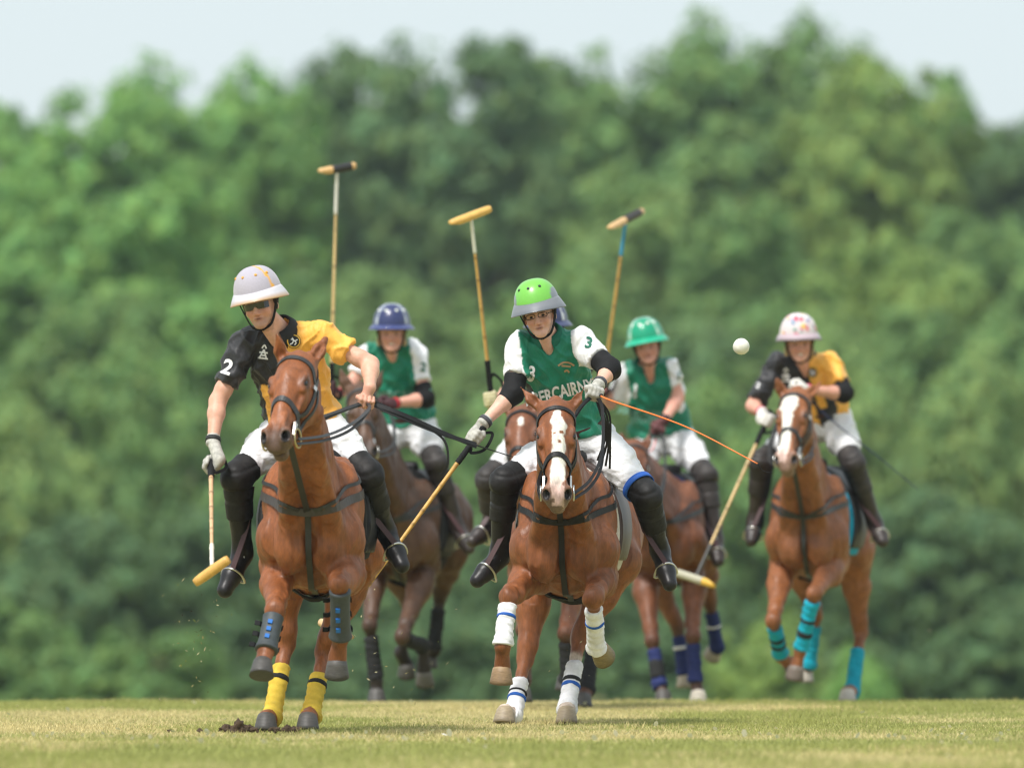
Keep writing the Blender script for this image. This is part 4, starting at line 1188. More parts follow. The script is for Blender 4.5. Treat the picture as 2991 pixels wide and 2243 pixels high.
    # ---------------- boots, knee guards
    for s, sx in (('L', -1), ('R', 1)):
        k0, k1, k2 = leg[s]; sd_ = unit(k1 - k0); ft = unit(k2 - k1)
        S = SDF(.008)
        S.chain([k0 + sd_ * .06, k0 + (k1 - k0) * .35, k1 - sd_ * .03, k1], [.062, .064, .046, .047], .03)
        fdir = orth(k2 - k1, unit(sd_)) if c.get('flatfoot') else ft
        toe = k2; heel = k1 + sd_ * .055 - ft * .045
        S.chain([k1 + sd_ * .01, k1 + (toe - k1) * .55 , toe - ft * .03], [.048, .046, .040], .03)
        S.cone(heel, k1 + (toe - k1) * .6 + sd_ * .016, .033, .034, .02)
        S.ell(heel + sd_ * .014, (.026, .026, .02), None, .008)
        V, F = S.build(); Nn = vnormals(V, F)
        V = V + Nn * ((vnoise(V, 30, 5) - .5) * .005 * (np.linalg.norm(V - k1, axis=1) < .14))[:, None]
        bo = mk('boot', V, F, c.get('boot', M_BLACKBOOT), root)
        rq = orth(np.array([1., 0, 0]), sd_); rp = np.cross(sd_, rq)
        for zz, rr_ in ((-.005, .0525), (.0, 0)):
            if rr_:
                pts = np.array([k1 + sd_ * zz + (rq * math.cos(a) + rp * math.sin(a)) * rr_ for a in np.linspace(0, 2 * math.pi, 25)])
                VV, FF = ribbon(pts, unit_rows(pts - k1), .014, .005); mk('spur_strap', VV, FF, M_BROWNLEATHER, bo)
        strap('buckle', [k1 + orth(np.array([0, -1., 0]), sd_) * .056 + rq * -.010, k1 + orth(np.array([0, -1., 0]), sd_) * .056 + rq * .010], .018, .006, M_STEEL, bo, n=4, nrm=(0, -1, 0))
        # knee guard: stiff shin plate, knee cap, upper cuff
        gsz = c.get('guard_s', 1.0)
        S = SDF(.008); kf = orth(unit(np.array([0, -1., .0]) * .9 + np.array([sx * .5, 0, 0])), sd_)
        thd = unit(hip[s] - k0)
        S.cone(k0 + thd * .095, k0 + thd * .015, .082 * gsz, .078 * gsz, .015, flat=True)
        S.ell(k0 + kf * .014, np.array([.080, .084, .082]) * gsz, None, .02)
        S.cone(k0 + sd_ * .02, k0 + sd_ * .22, .077 * gsz, .068 * gsz, .02, flat=True)
        S.ell(k0 + kf * .066 * gsz, np.array([.045, .032, .050]), None, .012)
        V, F = S.build(); Nn = vnormals(V, F)
        al = (V - k0) @ sd_
        V = V + Nn * (-.006 * np.exp(-((al - .055) / .008) ** 2) - .006 * np.exp(-((al - .12) / .008) ** 2) - .005 * np.exp(-((al + .05) / .008) ** 2))[:, None]
        kg = mk('knee_guard', V, F, c.get('guard', M_GUARD), root)
        if c.get('gband') and s in c['gband'][0]:
            pts = [k0 + thd * .075 + (orth(np.array([1, 0, 0.]), thd) * math.cos(a) + np.cross(thd, orth(np.array([1, 0, 0.]), thd)) * math.sin(a)) * .087 for a in th]
            pts.append(pts[0]); tube_pts = np.array(pts)
            nr = unit_rows(tube_pts - (k0 + thd * .075)); VV, FF = ribbon(tube_pts, nr, .034, .006); mk('guard_strap', VV, FF, mat('blue strap', (.015, .11, .50), rough=.6), kg, smooth=True)
        # stirrup iron and leather hang from the saddle
        H = c.get('horse')
        if H:
            ball_p = k1 + (toe - k1) * .48 + sd_ * .012
            lt_ = orth(np.array([1., 0, 0]), unit(ft)); u_ = np.cross(ft, lt_); u_ = u_ if u_[2] > 0 else -u_
            arch = [ball_p + lt_ * math.cos(a) * .062 + u_ * (math.sin(a) * .105 - .040) for a in np.linspace(0, math.pi, 17)]
            lp = arch + [ball_p - lt_ * .055 - u_ * .047, ball_p + lt_ * .055 - u_ * .047]
            st = tube('stirrup', lp, .0062, M_STEEL, H['sad'], 8, True)
            top = arch[8]; tp = k0 + sd_ * .05 + np.array([-sx * .07, .02, 0])
            strap('stirrup_leather', [tp, (tp + top) / 2 + np.array([-sx * .02, .02, 0]), top], .028, .006, mat('oxblood leather', (.045, .012, .012), rough=.5), st, n=16, nrm=(sx * .5, -1, 0))
    # ---------------- gloves, elbow pads
    for s, side in (('L', 1), ('R', -1)):
        a0, a1, a2, a3 = arm[s]
        if s not in bare:
            S = SDF(.006); fist(S, a2 + unit(a1 - a2) * .0, a3, c['g' + s], c['kd' + s], c.get('side' + s, side), 1.0, .004)
            S.cone(a2 + unit(a1 - a2) * .035, a2 - unit(a1 - a2) * .02, .034, .034, .01, flat=True)
            V, F = S.build(); gl = mk('glove', V, F, c.get('glove', M_GLOVE), root)
            w_ = unit(a1 - a2); q1 = orth(np.array([1., 0, 0]), w_); q2 = np.cross(w_, q1); cpt = a2 + w_ * .010
            pts = np.array([cpt + (q1 * math.cos(a) + q2 * math.sin(a)) * .037 for a in th]); pts = np.vstack([pts, pts[:1]])
            VV, FF = ribbon(pts, unit_rows(pts - cpt), .022, .004); mk('wrist_strap', VV, FF, mat('strap %s' % str(c.get('cuff', (.02, .02, .02))), c.get('cuff', (.02, .02, .02)), rough=.7), gl)
        if s in c.get('pads', ''):
            S = SDF(.007); q = unit(a1 - a0); r_ = unit(a2 - a1)
            S.cone(a1 - q * .10, a1, .060, .058, .02, flat=True); S.ell(a1, .060, None, .02); S.cone(a1, a1 + r_ * c.get('padlen', .075), .058, .050, .02, flat=True)
            V, F = S.build(); Nn = vnormals(V, F); V = V + Nn * ((vnoise(V, 25, 3) - .5) * .008)[:, None]
            pd = mk('elbow_pad', V, F, M_BLACK, root)
            if c.get('padcap'): ball('pad_cap', a1 + unit(q - r_) * .040, (.036, .036, .030), M_GUARD, pd, np.stack([orth(lat, unit(q - r_)), np.cross(unit(q - r_), orth(lat, unit(q - r_))), unit(q - r_)]))
    # ---------------- helmet, eyewear
    helmet(root, O, hr, hf, hu, c['helmet'])
    gg = c.get('glasses')
    if gg == 'shades':
        V, F = [], []
        for i in range(17):
            a = R(-62 + 124 * i / 16); cx, cy = .074 * math.sin(a), .042 + .068 * math.cos(a)
            hi_, lo_ = -.020, -.052 + .014 * math.exp(-(a / .13) ** 2)
            for zz, rr in ((hi_, 1.0), (lo_, .98), (lo_, .94), (hi_, .96)): V.append(hp(cx * rr, .042 + (cy - .042) * rr, zz))
        for i in range(16):
            for m in range(4):
                o = (m + 1) % 4; F.append((i * 4 + m, i * 4 + o, (i + 1) * 4 + o, (i + 1) * 4 + m))
        mk('sunglasses', np.array(V), F, M_LENS, root, smooth=False)
    elif gg:
        for sx in (-1, 1):
            pts = [hp(sx * (.033 + .024 * np.sign(math.cos(a)) * abs(math.cos(a)) ** .5), .108 - .004 * abs(math.cos(a)), -.034 + .011 * np.sign(math.sin(a)) * abs(math.sin(a)) ** .5) for a in np.linspace(0, 2 * math.pi, 21)[:-1]]
            sp = tube('spectacles', pts, .0017, M_BLACK, root, 6, True)
            tube('temple_arm', [hp(sx * .056, .104, -.033), hp(sx * .078, .05, -.030), hp(sx * .082, .0, -.030)], .0017, M_BLACK, sp, 6)
    return dict(root=root, shirt=sh, bvh=bv, mid=mid, up=up, lat=lat, fw=fw, arm=arm, hp=hp, pel=pel, leg=leg)

# ------------------------------------------------------------------ mallets, whips
def mallet(label, hand, tip, head_a, head_b, wrap=None, neck=None, cane=(.56, .34, .13), grip_len=.24, headc=(.62, .38, .13), nodes=7, past=.07):
    """bamboo polo mallet: hand = grip centre, tip = where the cane enters the head"""
    ax = unit(tip - hand); top = hand - ax * past
    root = empty('polo_mallet', tuple((top + tip) / 2)); tag(root, label, 'mallet', 'polo mallets')
    L = np.linalg.norm(tip - top); n = 90; t = np.linspace(0, 1, n); p = top + (tip - top) * t[:, None]
    r = .0125 - .0045 * t
    cc = np.tile(np.array(cane), (n, 1)); rngm = np.random.default_rng(int(abs(hand[0] * 1000)))
    pos = np.linspace(.2, .95, nodes) + rngm.normal(0, .012, nodes)
    for q in pos:
        b = np.exp(-((t - q) * L / .008) ** 2); r = r + .0022 * b; cc = cc * (1 - .6 * b[:, None])
        cc = cc * (1 + .10 * np.sin(q * 90) * ((t > q) & (t < q + .11))[:, None])
    i0 = int(grip_len / L * n)
    tube('cane', p[i0 - 2:], r[i0 - 2:], M_CANE, root, 10, col=np.repeat(cc[i0 - 2:], 10, 0))
    gt = np.linspace(0, grip_len, 40); gp = top + ax * gt[:, None]; grr = .0155 + .0022 * ((gt / .016) % 1.0) + .006 * np.exp(-(gt / .02) ** 2)
    gr_ = tube('grip', gp, grr, M_BLACK, root, 10)
    if neck is not None:
        k0 = int(n * .80); tube('neck_wrap', p[k0:], r[k0:] + .0025, mat('neck wrap %s' % str(neck), neck, rough=.6), root, 10)
    ctr = (head_a + head_b) / 2; hd = unit(head_b - head_a); HL = np.linalg.norm(head_b - head_a)
    o2 = orth(-ax, hd); o1 = np.cross(hd, o2); seg = 20; V, F, C = [], [], []
    tt = np.linspace(0, 1, 15)
    for i, q in enumerate(tt):
        rr = .0255 * (1 - .10 * abs(2 * q - 1) ** 2); rr *= (.86 if i in (0, 14) else 1)
        for j in range(seg):
            a = 2 * math.pi * j / seg; x, y = math.cos(a) * rr, math.sin(a) * rr
            cut = max(0, .22 - q) / .22           # slanted cut at one end
            if y < 0: y *= (1 - .85 * cut)
            V.append(head_a + hd * HL * q + o1 * x - o2 * y * -1 * -1); C.append(np.array(headc) * (1 + .12 * math.sin(j * 1.7) * .6))
    for i in range(14):
        for j in range(seg):
            k = (j + 1) % seg; F.append((i * seg + j, i * seg + k, (i + 1) * seg + k, (i + 1) * seg + j))
    F.append(tuple(range(seg))[::-1]); F.append(tuple(14 * seg + j for j in range(seg)))
    hdo = mk('head', np.array(V), F, M_CANE, root, col=np.array(C))
    if wrap is not None:
        t0, t1, wc = wrap; q = np.linspace(t0, t1, 12); tube('head_wrap', [head_a + hd * HL * x for x in q], .0268, mat('head wrap %s' % str(wc), wc, rough=.5), hdo, 18)
    # wrist thong
    g1 = orth(np.array([1., .2, 0]), ax); lp = [top + ax * .03 + g1 * .012, top + ax * .0 + g1 * .06, top + ax * .09 + g1 * .075, top + ax * .15 + g1 * .03, top + ax * .13 + g1 * .012]
    strap('thong', lp, .016, .003, M_BLACK, gr_, n=24, nrm=(0, -1, 0))
    return root
def whip(label, pts, r0, r1, m, lash=None):
    p = catmull(pts, 40); root = tube('whip', p, np.linspace(r0, r1, 40), m, None, 8, org=p[0]); tag(root, label, 'whip')
    tube('handle', p[:9], r0 * 1.5, M_BLACK, root, 8)
    if lash is not None: tube('lash', catmull([p[-1]] + lash, 14), np.linspace(r1, .0012, 14), M_BLACK, root, 6)
    return root
# ------------------------------------------------------------------ the ponies
def lg(k, f, h, **kw): return dict(k=k, f=f, h=h, **kw)
CHEST = (.27, .098, .034)
YEL, NAVY, WHT, TURQ, BLK, BLU = (.66, .46, .05), (.012, .022, .115), (.74, .74, .76), (.0, .33, .46), (.012, .012, .013), (.015, .10, .42)
HA = make_horse('horse', 'chestnut horse with yellow bandages on its hind legs, front left', dict(
    D=39.3, u=903, yaw=2, dz=-.08, vox=.008, coat=(.245, .080, .026), poll=(866, 1038, -.60), muz=(798, 1300, -1.0), lat=(.88, -.47, -.10),
    ears=[(806, 975, -.62), (951, 988, -.50)], points=(.12, .05, .025), dark_legs=.2, muz_col=(.075, .06, .05), brass=True, ring=.046,
    legs=dict(fl=lg((803, 1783, -.20), (777, 1903, -.33), (764, 1978, -.40), ax=(.05, .45, .9)),
              fr=lg((993, 1708, -.27), (994, 1862, -.10), (984, 1972, -.02), ax=(.03, -.35, .93), kr=.92, thick=1.3),
              hl=lg((836, 1880, 1.15), (792, 2095, .95), (776, 2136, .88), plant=True),
              hr=lg((946, 1905, 1.20), (908, 2088, .98), (898, 2138, .88), plant=True)),
    wraps=dict(fl=dict(kind='boot', cols=[(.05, .06, .065)], t=(.14, 1.02)), fr=dict(kind='boot', cols=[(.05, .06, .065)], t=(.10, 1.0)),
               hl=dict(cols=[YEL], t=(.28, 1.12), bands=[(.42, .50, BLK)]), hr=dict(cols=[YEL], t=(.36, 1.1), bands=[(.46, .54, BLK)])),
    lea=M_GREYLEATHER, band_mat=mat('brown breast band', (.05, .042, .04), rough=.5, var=.2, vscale=40), lw=1.15, bw=.042, pad=(.02, .02, .02)))
HB = make_horse('horse', 'chestnut horse with a spotted white blaze and white bandages, centre', dict(
    D=41.7, u=1643, yaw=5, dz=-.11, vox=.008, wide=1.08, coat=(.22, .073, .024), poll=(1624, 1176, -.55), muz=(1628, 1470, -.85), lat=(1, 0, .03),
    ears=[(1521, 1130, -.50), (1706, 1131, -.52)], points=(.12, .05, .025), dark_legs=.25, muz_dark=.75, muz_col=(.16, .13, .115),
    blaze=[(.070, .012, .003), (.085, .010, .016), (.11, .002, .022), (.135, .006, .034), (.165, .014, .042), (.19, .012, .034), (.28, .008, .033), (.40, .004, .038), (.50, 0, .034), (.60, 0, .032)], spots=[(.215, -.012, .008), (.21, .028, .010), (.265, .018, .009), (.58, -.02, .008)],
    legs=dict(fl=lg((1486, 1745, -.20), (1468, 1888, -.30), (1464, 1994, -.24), ax=(.04, -.15, .97), hoof=(.26, .17, .09)),
              fr=lg((1732, 1748, -.30), (1742, 1893, -.06), (1765, 1912, .05), ax=(-.35, -.75, .45), toe=(.2, -.2, -1), hoof=(.22, .17, .08)),
              hl=lg((1534, 1928, .95), (1497, 2088, .70), (1472, 2114, .60), plant=True, hoof=(.30, .24, .16), sock=.75),
              hr=lg((1692, 1868, 1.0), (1657, 2066, .75), (1655, 2108, .68), plant=True, hoof=(.30, .24, .16), sock=.2)),
    wraps=dict(fl=dict(cols=[WHT], t=(.14, 1.0), bands=[(.36, .44, BLU)]), fr=dict(cols=[WHT], t=(.18, 1.02), bands=[(.42, .50, BLU)]),
               hl=dict(cols=[WHT], t=(.36, 1.25), bands=[(.62, .69, BLU), (.55, .61, BLK)]), hr=dict(cols=[WHT], t=(.34, 1.2), bands=[(.62, .69, BLU), (.54, .61, BLK)])),
    pad=(.66, .63, .56), padz=.93, brown_saddle=True))
HC = make_horse('horse', 'dark brown horse behind the front left chestnut, one foreleg folded', dict(
    D=50.9, u=1150, yaw=8, dz=-.02, vox=.011, coat=(.088, .042, .022), poll=(1057, 1130, -.50), muz=(1072, 1335, -.85), lat=(.97, .2, 0),
    ears=[(993, 1078, -.48), (1120, 1078, -.45)], points=(.012, .010, .010), dark_legs=.9,
    legs=dict(fl=lg((1080, 1826, -.05), (1099, 1985, -.02), (1100, 2048, -.02), plant=True),
              fr=lg((1174, 1858, -.25), (1236, 1892, .02), (1241, 1992, .10), ax=(-.05, -.5, .85), hoof=(.10, .09, .075)),
              hl=lg((1205, 1790, 1.25), (1172, 1905, 1.40), (1188, 1968, 1.48), ax=(0, -.5, .8)),
              hr=lg((1286, 1742, 1.30), (1266, 1895, 1.25), (1252, 1950, 1.30))),
    wraps=dict(fr=dict(cols=[BLK], t=(.16, 1.0)), hr=dict(cols=[BLK], t=(.25, 1.0)), fl=dict(cols=[BLK], t=(.2, .95))), pad=(.03, .03, .03), lea=M_GREYLEATHER))
HE = make_horse('horse', 'bay horse with a small white star, mostly hidden behind the centre chestnut', dict(
    D=47.3, u=1590, yaw=6, dz=-.04, vox=.011, coat=(.17, .062, .028), poll=(1527, 1192, -.50), muz=(1512, 1425, -.85), lat=(.97, -.1, .05),
    ears=[(1474, 1160, -.48), (1534, 1158, -.48)], points=(.015, .011, .010), dark_legs=.95, blaze=[(.11, -.0, .004), (.125, -.0, .012), (.15, 0, .016), (.17, 0, .012), (.185, 0, .002)],
    legs=dict(fl=lg((1532, 1840, 0), (1527, 1990, .0), (1526, 2050, .0)),
              fr=lg((1655, 1850, -.05), (1658, 1985, .02), (1650, 2015, .06)),
              hl=lg((1560, 1830, 1.2), (1532, 1985, 1.05), (1522, 2048, 1.0)),
              hr=lg((1738, 1850, 1.2), (1712, 2015, 1.0), (1702, 2062, .95), plant=True)),
    wraps=dict(fr=dict(cols=[BLK], t=(.16, 1.0)), hr=dict(cols=[BLK], t=(.25, 1.1))), pad=(.03, .03, .03)))
HD = make_horse('horse', 'bay horse with navy bandages between the centre and far right horses', dict(
    D=52.2, u=1945, yaw=3, dz=-.02, vox=.011, coat=(.17, .062, .028), poll=(1853, 1296, -.40), muz=(1842, 1492, -.78), lat=(.97, .05, 0),
    ears=[(1815, 1264, -.38), (1896, 1262, -.36)], points=(.03, .018, .015), dark_legs=.8,
    legs=dict(fl=lg((1906, 1872, .0), (1926, 1998, -.08), (1938, 2038, -.12), plant=True),
              fr=lg((2024, 1858, .0), (2032, 1985, .0), (2040, 2032, -.02), plant=True, hoof=(.55, .50, .42), sock=.95),
              hl=lg((1978, 1828, 1.2), (1999, 1962, 1.2), (2001, 2008, 1.2), hoof=(.35, .30, .22)),
              hr=lg((2074, 1762, 1.25), (2095, 1892, 1.35), (2078, 1912, 1.42), ax=(.3, -.6, .6), hoof=(.40, .35, .28), toe=(-.2, 0, -1))),
    wraps=dict(fl=dict(cols=[NAVY], t=(.2, 1.15), bands=[(.42, .85, BLK)]), fr=dict(cols=[NAVY], t=(.16, 1.1)),
               hl=dict(cols=[NAVY], t=(.22, 1.1), bands=[(.42, .5, WHT)]), hr=dict(cols=[NAVY], t=(.2, 1.1), bands=[(.46, .54, WHT)])), pad=(.02, .03, .09), lea=M_GREYLEATHER))
HF = make_horse('horse', 'chestnut horse with a broad white blaze and turquoise bandages, far right', dict(
    D=50.7, u=2350, yaw=9, dz=.0, vox=.010, coat=(.24, .086, .031), poll=(2322, 1143, -.50), muz=(2292, 1362, -.85), lat=(.95, -.28, -.02),
    ears=[(2270, 1106, -.50), (2396, 1117, -.42)], points=(.12, .05, .025), dark_legs=.2, muz_dark=.7, muz_col=(.2, .15, .13),
    blaze=[(.06, -.01, .03), (.09, -.01, .055), (.15, -.018, .062), (.20, -.015, .036), (.30, -.012, .032), (.42, -.016, .034), (.5, -.02, .036), (.57, -.02, .02)],
    legs=dict(fl=lg((2258, 1812, -.15), (2282, 1915, .10), (2318, 1945, .22), ax=(-.4, -.8, .3), toe=(.2, 0, -1)),
              fr=lg((2378, 1735, -.30), (2338, 1902, -.15), (2320, 1980, -.12), ax=(.15, -.25, .9), hoof=(.14, .11, .09)),
              hl=lg((2382, 1800, 1.3), (2362, 1940, 1.35), (2350, 1992, 1.38), hoof=(.4, .36, .3)),
              hr=lg((2514, 1845, 1.2), (2488, 2020, 1.0), (2474, 2045, .92), plant=True, hoof=(.5, .46, .40))),
    wraps=dict(fl=dict(cols=[TURQ], t=(.2, 1.0), bands=[(.45, .55, BLK), (.65, .75, BLK)]), fr=dict(cols=[TURQ], t=(.12, .95), bands=[(.40, .50, BLK), (.62, .72, BLK)]),
               hl=dict(cols=[TURQ], t=(.2, 1.1)), hr=dict(cols=[TURQ], t=(.28, 1.2))), pad=(.0, .30, .48), padz=.94, lea=M_GREYLEATHER))
# ------------------------------------------------------------------ the players
GREEN, WHITE_S, BLACK_S, YELLOW_S = np.array([.0, .195, .112]), np.array([.80, .80, .82]), np.array([.013, .013, .016]), np.array([.88, .44, .065])
def sleeve_mask(V, g, s, thr=.0):
    a0, a1 = g['arm'][s][0], g['arm'][s][1]; ab = a1 - a0; t = ((V - a0) @ ab) / (ab @ ab)
    dist = np.linalg.norm(V - (a0 + np.clip(t, 0, 1)[:, None] * ab), axis=1)
    return (dist < .105) & (t > thr)
def shirt_green(V, g, tl=.145, tr=.13):
    col = np.tile(GREEN, (len(V), 1)); lx = g['lx']
    for s, sx in (('L', -1), ('R', 1)):
        m = sleeve_mask(V, g, s, -.25) & (sx * lx > (tl if s == 'L' else tr)); col[m] = WHITE_S
    return col
def shirt_by(V, g):
    # left half of the picture black, right half yellow, halves swapped below the chest
    lx, lu = g['lx'], g['lu']; col = np.tile(BLACK_S, (len(V), 1))
    yel = np.where(lu > -.20, lx > .02, (lx < -.0) & (lx > -.14)) | ((lu <= -.20) & (lx > .125)) | ((lu < -.20) & (lu > -.28) & (lx > .02) & (lx < .07))
    ml = sleeve_mask(V, g, 'L', -.3) & (lx < -.06); mr = sleeve_mask(V, g, 'R', -.3) & (lx > .06)
    col[yel] = YELLOW_S; col[ml] = BLACK_S; col[mr] = YELLOW_S
    return col
def plain(cc): return lambda x, y, z: np.array(cc)
def sh_lime(x, y, z):
    b = abs(x) > .78 - .25 * (1 - z) * (y < .2)
    return np.array([.20, .22, .25]) if (b and z < .55) or y < -.45 else np.array([.17, .50, .07])
def sh_panel(main, edge):
    def f(x, y, z):
        r = math.hypot(x, 0); t = abs(x) - .80 * math.sqrt(max(0, 1 - (z * .96) ** 2)) * 1.0
        return np.array(edge) if abs(t) < .045 and z > .12 or (z > .93 and abs(x) < .5 and y < .35 and y > .22) else np.array(main)
    return f
_frng = np.random.default_rng(5); _spots = [(_frng.normal(size=3), _frng.uniform(.05, .13), [(.62, .03, .06), (.55, .16, .22), (.22, .30, .42), (.16, .34, .30), (.45, .30, .42), (.7, .52, .1)][_frng.integers(6)]) for _ in range(150)]
_spots = [(s / np.linalg.norm(s), r, np.array(cc)) for s, r, cc in _spots]
def sh_floral(x, y, z):
    p = unit(np.array([x, y, z]))
    for s, r, cc in _spots:
        if np.linalg.norm(p - s) < r * (1 + .4 * math.sin(9 * math.atan2(p[1] - s[1], p[0] - s[0]))): return cc
    return np.array([.64, .57, .58])
HEL_A = dict(shell=lambda x, y, z: np.array([.72, .36, .05]) if abs(x - .86 * math.sqrt(max(0, 1 - z * z))) < .035 and z > .2 else np.array([.40, .375, .435]), brim=(.56, .545, .58), rim=(.42, .27, .14), vent=(.80, .36, .03), vents=(-62, -20, 22, 60), cloth=True, brim_d=.022, vr=.0075, brim_h=.034)
HEL_B = dict(shell=sh_lime, brim=(.17, .18, .20), rim=(.12, .13, .15), vent=(.02, .03, .03), vents=(-45, -8, 30), brim_d=.022, vr=.008, flare=.0, brim_h=.037)
HEL_C = dict(shell=sh_panel((.024, .033, .115), (.45, .50, .55)), brim=(.045, .060, .18), rim=(.045, .060, .18), vent=(.72, .75, .72), vents=(-58, -21, 21, 58), vr=.011)
HEL_D = dict(shell=sh_panel((.0, .30, .16), (.48, .68, .55)), brim=(.0, .36, .20), rim=(.02, .42, .25), vent=(.78, .82, .76), vents=(-45, -10, 24, 55), vr=.012, brim_d=.02)
HEL_E = dict(shell=sh_panel((.02, .03, .10), (.6, .62, .66)), brim=(.03, .04, .11), vent=(.7, .7, .7))
HEL_F = dict(shell=sh_floral, brim=(.46, .36, .40), rim=(.09, .07, .06), vent=(.62, .03, .07), vents=(5,), vr=.008, brim_d=.018, brim_h=.028, cloth=True)

RA = make_rider('rider in a half black half yellow shirt with pale grey helmet, leaning left', dict(D=39.95, horse=HA,
    head=(756, 870, -.30), rot=(-13, 7, 13), bw=1.07, pel=(886, 1236, .05), shL=(722, 1000, -.12), shR=(928, 978, -.20), elL=(636, 1172, -.15), wrL=(622, 1290, -.26), haL=(616, 1356, -.32),
    elR=(1082, 1064, -.25), wrR=(1080, 1132, -.40), haR=(1071, 1172, -.45), gL=(0.1, .85, .5), kdL=(-.3, -.6, -.9), gR=(-.95, -.15, .18), kdR=(-.1, -.55, -.85), sideL=1, sideR=1,
    knL=(693, 1392, -.20), anL=(708, 1612, -.05), toL=(650, 1738, -.16), knR=(1072, 1384, -.20), anR=(1128, 1552, .05), toR=(1180, 1664, -.10),
    skin=(.66, .37, .265), bare='R', shirt=shirt_by, collar=(.012, .012, .014), gap=34, vneck=.10, sleeveL=.70, sleeveR=.58, helmet=HEL_A, glasses='shades', stubble=True, vox=.0055, svox=.007, hair=(.10, .06, .035)))
RB = make_rider('rider in green numbered three with the lime helmet, reaching down with a gloved hand', dict(D=42.35, horse=HB,
    head=(1571, 902, -.30), rot=(-8, 5, 12.5), pel=(1690, 1285, .05), shL=(1520, 1012, -.15), shR=(1694, 996, -.20), elL=(1500, 1148, -.25), wrL=(1414, 1234, -.35), haL=(1390, 1278, -.37),
    elR=(1782, 1078, -.38), wrR=(1750, 1122, -.52), haR=(1738, 1146, -.60), gL=(.62, 0, .78), kdL=(-.6, -.5, -.6), gR=(-.9, -.2, .3), kdR=(-.2, -.9, -.4), sideL=1, sideR=1,
    knR=(1888, 1446, -.25), anR=(1928, 1608, -.05), toR=(1960, 1718, -.20), knL=(1476, 1404, -.30), anL=(1458, 1622, -.15), toL=(1384, 1706, -.25),
    skin=(.70, .41, .31), shirt=shirt_green, collar=(.0, .12, .07), gap=36, vneck=.05, vr=.030, helmet=HEL_B, glasses='clear', pads='LR', vox=.0055, svox=.007, gband=('R',), cuff=(.05, .05, .06), hair=(.16, .09, .04)))
RC = make_rider('rider in green with the navy helmet and gritted teeth, on the dark brown horse', dict(D=51.5, horse=HC,
    head=(1144, 959, -.35), rot=(0, 3, 0), pel=(1185, 1240, .05), bw=1.08, shL=(1080, 1034, -.15), shR=(1206, 1028, -.15), elR=(1244, 1165, -.25), wrR=(1150, 1178, -.44), haR=(1122, 1180, -.46),
    elL=(1024, 1130, -.20), wrL=(985, 1150, -.38), haL=(967, 1135, -.42), gL=(.02, 0, 1), kdL=(-.5, -.8, 0), gR=(0, -.5, .8), kdR=(-1, -.2, 0), sideL=1, sideR=-1,
    knR=(1272, 1350, -.25), anR=(1334, 1540, -.15), toR=(1376, 1612, -.25), knL=(1050, 1370, -.35), anL=(1040, 1560, -.2), toL=(1030, 1640, -.3),
    skin=(.70, .36, .27), shirt=shirt_green, collar=(.0, .12, .07), gap=40, vneck=.05, vr=.030, helmet=HEL_C, pads='R', padcap=True, glove=mat('dark glove', (.05, .012, .016), rough=.7, var=.6, vscale=25), cuff=(.5, .02, .03), vox=.007, svox=.009,
    boot=M_BROWNBOOT, guard=M_GUARD2, hair=(.48, .33, .16), long_hair=True, teeth=True))
RE = make_rider('rider almost hidden behind the lime-helmeted player, raising a mallet', dict(D=47.95, horse=HE,
    head=(1600, 950, -.30), rot=(0, 5, 3), pel=(1612, 1262, .05), shL=(1550, 1030, -.15), shR=(1680, 1030, -.15), elL=(1478, 1150, -.20), wrL=(1446, 1200, -.36), haL=(1436, 1166, -.38),
    elR=(1715, 1130, -.2), wrR=(1640, 1195, -.45), haR=(1615, 1200, -.48), gL=(-.13, 0, 1), kdL=(-.4, -.9, .1), gR=(0, -.5, .8), kdR=(-1, -.2, 0),
    knL=(1428, 1398, -.2), anL=(1436, 1530, -.05), toL=(1372, 1588, -.2), knR=(1762, 1400, -.2), anR=(1800, 1545, 0), toR=(1810, 1610, -.1),
    shirt=lambda V, g: np.tile(BLACK_S, (len(V), 1)), collar=(.012, .012, .012), helmet=HEL_E, vox=.008, svox=.010, boot=M_BROWNBOOT, guard=M_GUARD2, glove=mat('yellowish glove', (.55, .50, .30), rough=.7, var=.4, vscale=50)))
RD = make_rider('rider in green numbered one with the emerald helmet', dict(D=52.9, horse=HD,
    head=(1888, 997, -.30), rot=(-6, 3, 11), bw=1.15, pel=(1935, 1268, .05), shL=(1836, 1088, -.15), shR=(1952, 1076, -.15), elL=(1782, 1176, -.10), wrL=(1764, 1140, -.24), haL=(1765, 1108, -.25),
    elR=(1980, 1162, -.15), wrR=(1940, 1228, -.38), haR=(1922, 1254, -.44), gL=(.14, 0, 1), kdL=(-.4, -.9, 0), gR=(-.8, -.4, .3), kdR=(-.3, -.5, -.8), sideR=1,
    knR=(2062, 1390, -.30), anR=(2090, 1575, -.35), toR=(2098, 1650, -.48), knL=(1850, 1400, -.2), anL=(1845, 1600, 0), toL=(1840, 1660, -.1),
    skin=(.68, .34, .26), shirt=shirt_green, collar=(.0, .13, .075), gap=44, vneck=.13, helmet=HEL_D, sleeveL=.8, glove=mat('dark red glove', (.10, .03, .03), rough=.7, var=.4, vscale=30), vox=.007, svox=.009,
    boot=M_BROWNBOOT, guard=M_GUARD2))
